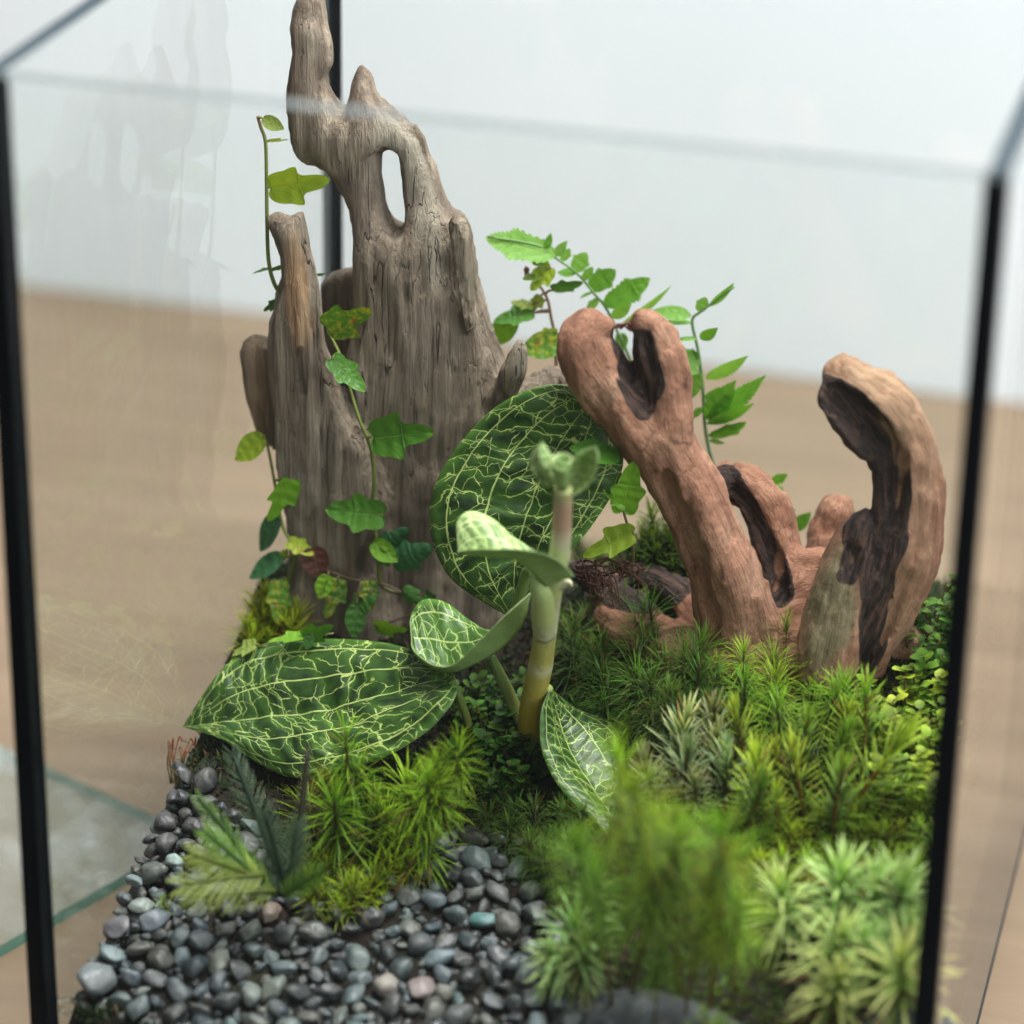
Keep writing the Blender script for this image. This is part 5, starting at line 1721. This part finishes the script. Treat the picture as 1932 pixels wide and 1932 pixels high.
fr = empty('feather_fern', on_ground(520, 1700), 'small feathery plant with flat green fronds standing in the gravel, left front', 'fern')
FD = [('g', (0.05, 0.12, 0.012), (0.22, 0.38, 0.06)), ('d', (0.03, 0.06, 0.03), (0.12, 0.19, 0.10)), ('y', (0.12, 0.16, 0.015), (0.40, 0.48, 0.09)), ('n', (0.045, 0.04, 0.02), (0.085, 0.075, 0.04))]
for i, (bx, by, bY, tx, ty, tY, tone, wd, turn) in enumerate((
        (520, 1690, -4.6, 385, 1500, -4.4, 0, 1.0, 30), (540, 1680, -4.5, 445, 1425, -3.6, 1, 1.3, 10), (500, 1650, -4.8, 350, 1660, -6.0, 2, 1.6, 35), (520, 1680, -4.8, 360, 1690, -6.0, 2, 1.3, 10),
        (540, 1690, -4.6, 560, 1560, -4.4, 1, 1.1, 0), (550, 1680, -4.2, 585, 1420, -3.0, 3, 0.6, 10), (500, 1660, -4.8, 372, 1610, -5.6, 2, 1.3, 20), (545, 1690, -4.6, 500, 1540, -4.6, 1, 1.2, -10), (520, 1690, -4.7, 400, 1570, -5.2, 0, 1.2, 25), (530, 1690, -4.9, 600, 1650, -5.0, 0, 1.0, 15))):
    B, T = PY(bx, by, bY - 2.0), PY(tx, ty, tY - 2.0)
    d = T - B
    L = np.linalg.norm(d)
    V, F, C = feather(60 + i, 1.0, 40, 0.016 / L, 0.36 * wd / max(L, 1.2), FD[tone][1], FD[tone][2], 0.10)
    me = mesh('frond', V, F, MAT['moss'], col=C)
    x = d / L
    z = CAM - B; z = z - x * (z @ x); z /= np.linalg.norm(z)
    y = np.cross(z, x)
    a = math.radians(turn)
    y2 = y * math.cos(a) + z * math.sin(a); z2 = np.cross(x, y2)
    o = obj('frond', me, fr)
    m = Matrix.Identity(4)
    off = B * CM - np.array(fr.location)
    for r_ in range(3):
        m[r_][0] = x[r_] * L; m[r_][1] = y2[r_] * L; m[r_][2] = z2[r_] * L; m[r_][3] = off[r_]
    o.matrix_basis = m
    o.color = (1, 1, 1, 1)

# ---- moss carpet: nobody could count it
NB = 42000
bx = RNG.uniform(-9.4, 9.4, NB * 2); by = RNG.uniform(-9.3, 10.6, NB * 2)
bz = ground(bx, by)
pp = proj(np.stack([bx, by, bz], -1))
ok = ~in_poly(pp, zone)
dark = np.exp(-((pp[:, 0] - 900) ** 2 / 150 ** 2 + (pp[:, 1] - 1540) ** 2 / 70 ** 2))
ok &= RNG.random(len(bx)) > dark * 0.6
bx, by, bz, pp = bx[ok][:NB], by[ok][:NB], bz[ok][:NB], pp[ok][:NB]
n = len(bx)
az = RNG.uniform(0, 6.283, n); el = RNG.uniform(0.2, 1.3, n); ln = RNG.uniform(0.18, 0.48, n)
d = np.stack([np.cos(az) * np.cos(el), np.sin(az) * np.cos(el), np.sin(el)], -1)
sd = np.stack([-np.sin(az), np.cos(az), 0 * az], -1) * 0.024
p0 = np.stack([bx, by, bz - 0.05], -1)
p1 = p0 + d * (ln * 0.55)[:, None]
d2_ = d - [0, 0, 0.35]
p2 = p1 + d2_ * (ln * 0.45)[:, None]
V = np.stack([p0 - sd * 0.6, p0 + sd * 0.6, p1 + sd, p1 - sd, p2], 1).reshape(-1, 3)
base = np.arange(n) * 5
F4 = np.stack([base, base + 1, base + 2, base + 3], 1).tolist()
F3 = np.stack([base + 3, base + 2, base + 4], 1).tolist()
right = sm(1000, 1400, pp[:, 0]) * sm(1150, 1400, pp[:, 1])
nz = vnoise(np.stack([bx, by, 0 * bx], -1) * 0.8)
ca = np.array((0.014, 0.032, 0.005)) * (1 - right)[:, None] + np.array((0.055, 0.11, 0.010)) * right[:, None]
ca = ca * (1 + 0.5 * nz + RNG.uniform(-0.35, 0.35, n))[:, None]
ca[:, 0] *= RNG.uniform(0.8, 1.5, n)
br = RNG.random(n) < 0.14
ca[br] = np.array((0.10, 0.06, 0.02)) * RNG.uniform(0.5, 1.3, br.sum())[:, None]
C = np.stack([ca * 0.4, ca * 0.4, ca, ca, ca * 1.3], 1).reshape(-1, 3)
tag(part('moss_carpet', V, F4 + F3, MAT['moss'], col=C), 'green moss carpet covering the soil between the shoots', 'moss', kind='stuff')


# ------------------------------------------------------------------ small things
for x_, y_, Y_ in ((112, 1886, -9.45), (124, 1884, -9.45), (117, 1903, -9.45)):
    Vd, Fd = blob_mesh(2, 3, 0.06, 0.05, 0.06, amp=0.08)
    t_ = NT('water') if 'water' not in MAT else None
    if t_:
        MAT['water'] = t_.done(t_.n('BsdfPrincipled', Base_Color=(1, 1, 1, 1), Roughness=0.0, Transmission_Weight=1.0, IOR=1.33))
    tag(obj('water_drop', mesh('water_drop', Vd, Fd, MAT['water']), None, PY(x_, y_, Y_)), 'tiny clear water drop on the front glass beside the left black corner', 'water drop', 'water drops by the left corner')


def hairs(name, label, cat, curves, rad, cols):
    P0 = PY(*curves[0][0])
    r = empty(name, P0, label, cat)
    for c in curves:
        stem_part('strand', [PY(*q) for q in c], rad, cols, r, 5, mat='twig')
    return r


cv = []
for i in range(13):
    bx_ = 325 + RNG.uniform(-6, 12); tx_ = 322 + RNG.uniform(-8, 44)
    ty_ = 1395 + RNG.uniform(-8, 30)
    cv.append([(bx_, 1478, -1.5), ((bx_ + tx_) / 2 + RNG.uniform(-6, 6), 1440, -1.5), (tx_, ty_, -1.4 + RNG.uniform(-.2, .2)), (tx_ + RNG.uniform(2, 9), ty_ + RNG.uniform(4, 12), -1.4)])
hairs('moss_seta', 'bunch of thin red moss stalks against the left glass', 'moss stalks', cv, [0.016, 0.012, 0.010], [(0, 0.22, 0.20, 0.03), (0.5, 0.30, 0.10, 0.03), (1, 0.22, 0.04, 0.02)])
cv = []
for i in range(34):
    x_, y_ = 1085 + RNG.uniform(0, 90), 1070 + RNG.uniform(-12, 30)
    cv.append([(x_, y_, 1.6 + RNG.uniform(-.3, .3)), (x_ + RNG.uniform(-5, 30), y_ + RNG.uniform(-8, 10), 1.6), (x_ + RNG.uniform(10, 50), y_ + RNG.uniform(-10, 20), 1.5), (x_ + RNG.uniform(20, 55), y_ + RNG.uniform(-5, 60), 1.6)])
hairs('rootlets', 'tangle of dry red brown rootlets behind the orchid stem', 'roots', cv, [0.034, 0.026, 0.012], [(0, 0.07, 0.028, 0.02), (1, 0.14, 0.06, 0.04)])
cv = []
for i in range(7):
    x_ = 1150 + i * 7
    cv.append([(x_, 614 + RNG.uniform(-8, 8), Ya - 0.6), (x_ + 14, 618 + RNG.uniform(-8, 8), Ya - 0.7), (x_ + 26, 612 + RNG.uniform(-10, 10), Ya - 0.6)])
hairs('wood_fibres', 'frayed dark fibres bridging the fork of the root wood', 'fibres', cv, [0.03, 0.02, 0.012], [(0, 0.10, 0.03, 0.025), (1, 0.18, 0.07, 0.05)])
tw = empty('twig', PY(735, 1690, -4.6), 'short reddish stalk leaning from the gravel up into the hair moss', 'twig')
stem_part('stalk', [PY(735, 1705, -4.9), PY(752, 1670, -4.6), PY(778, 1625, -4.2), PY(790, 1590, -3.8)], [0.07, 0.06, 0.05, 0.03], [(0, 0.16, 0.06, 0.04), (1, 0.20, 0.10, 0.04)], tw, 8, mat='twig')
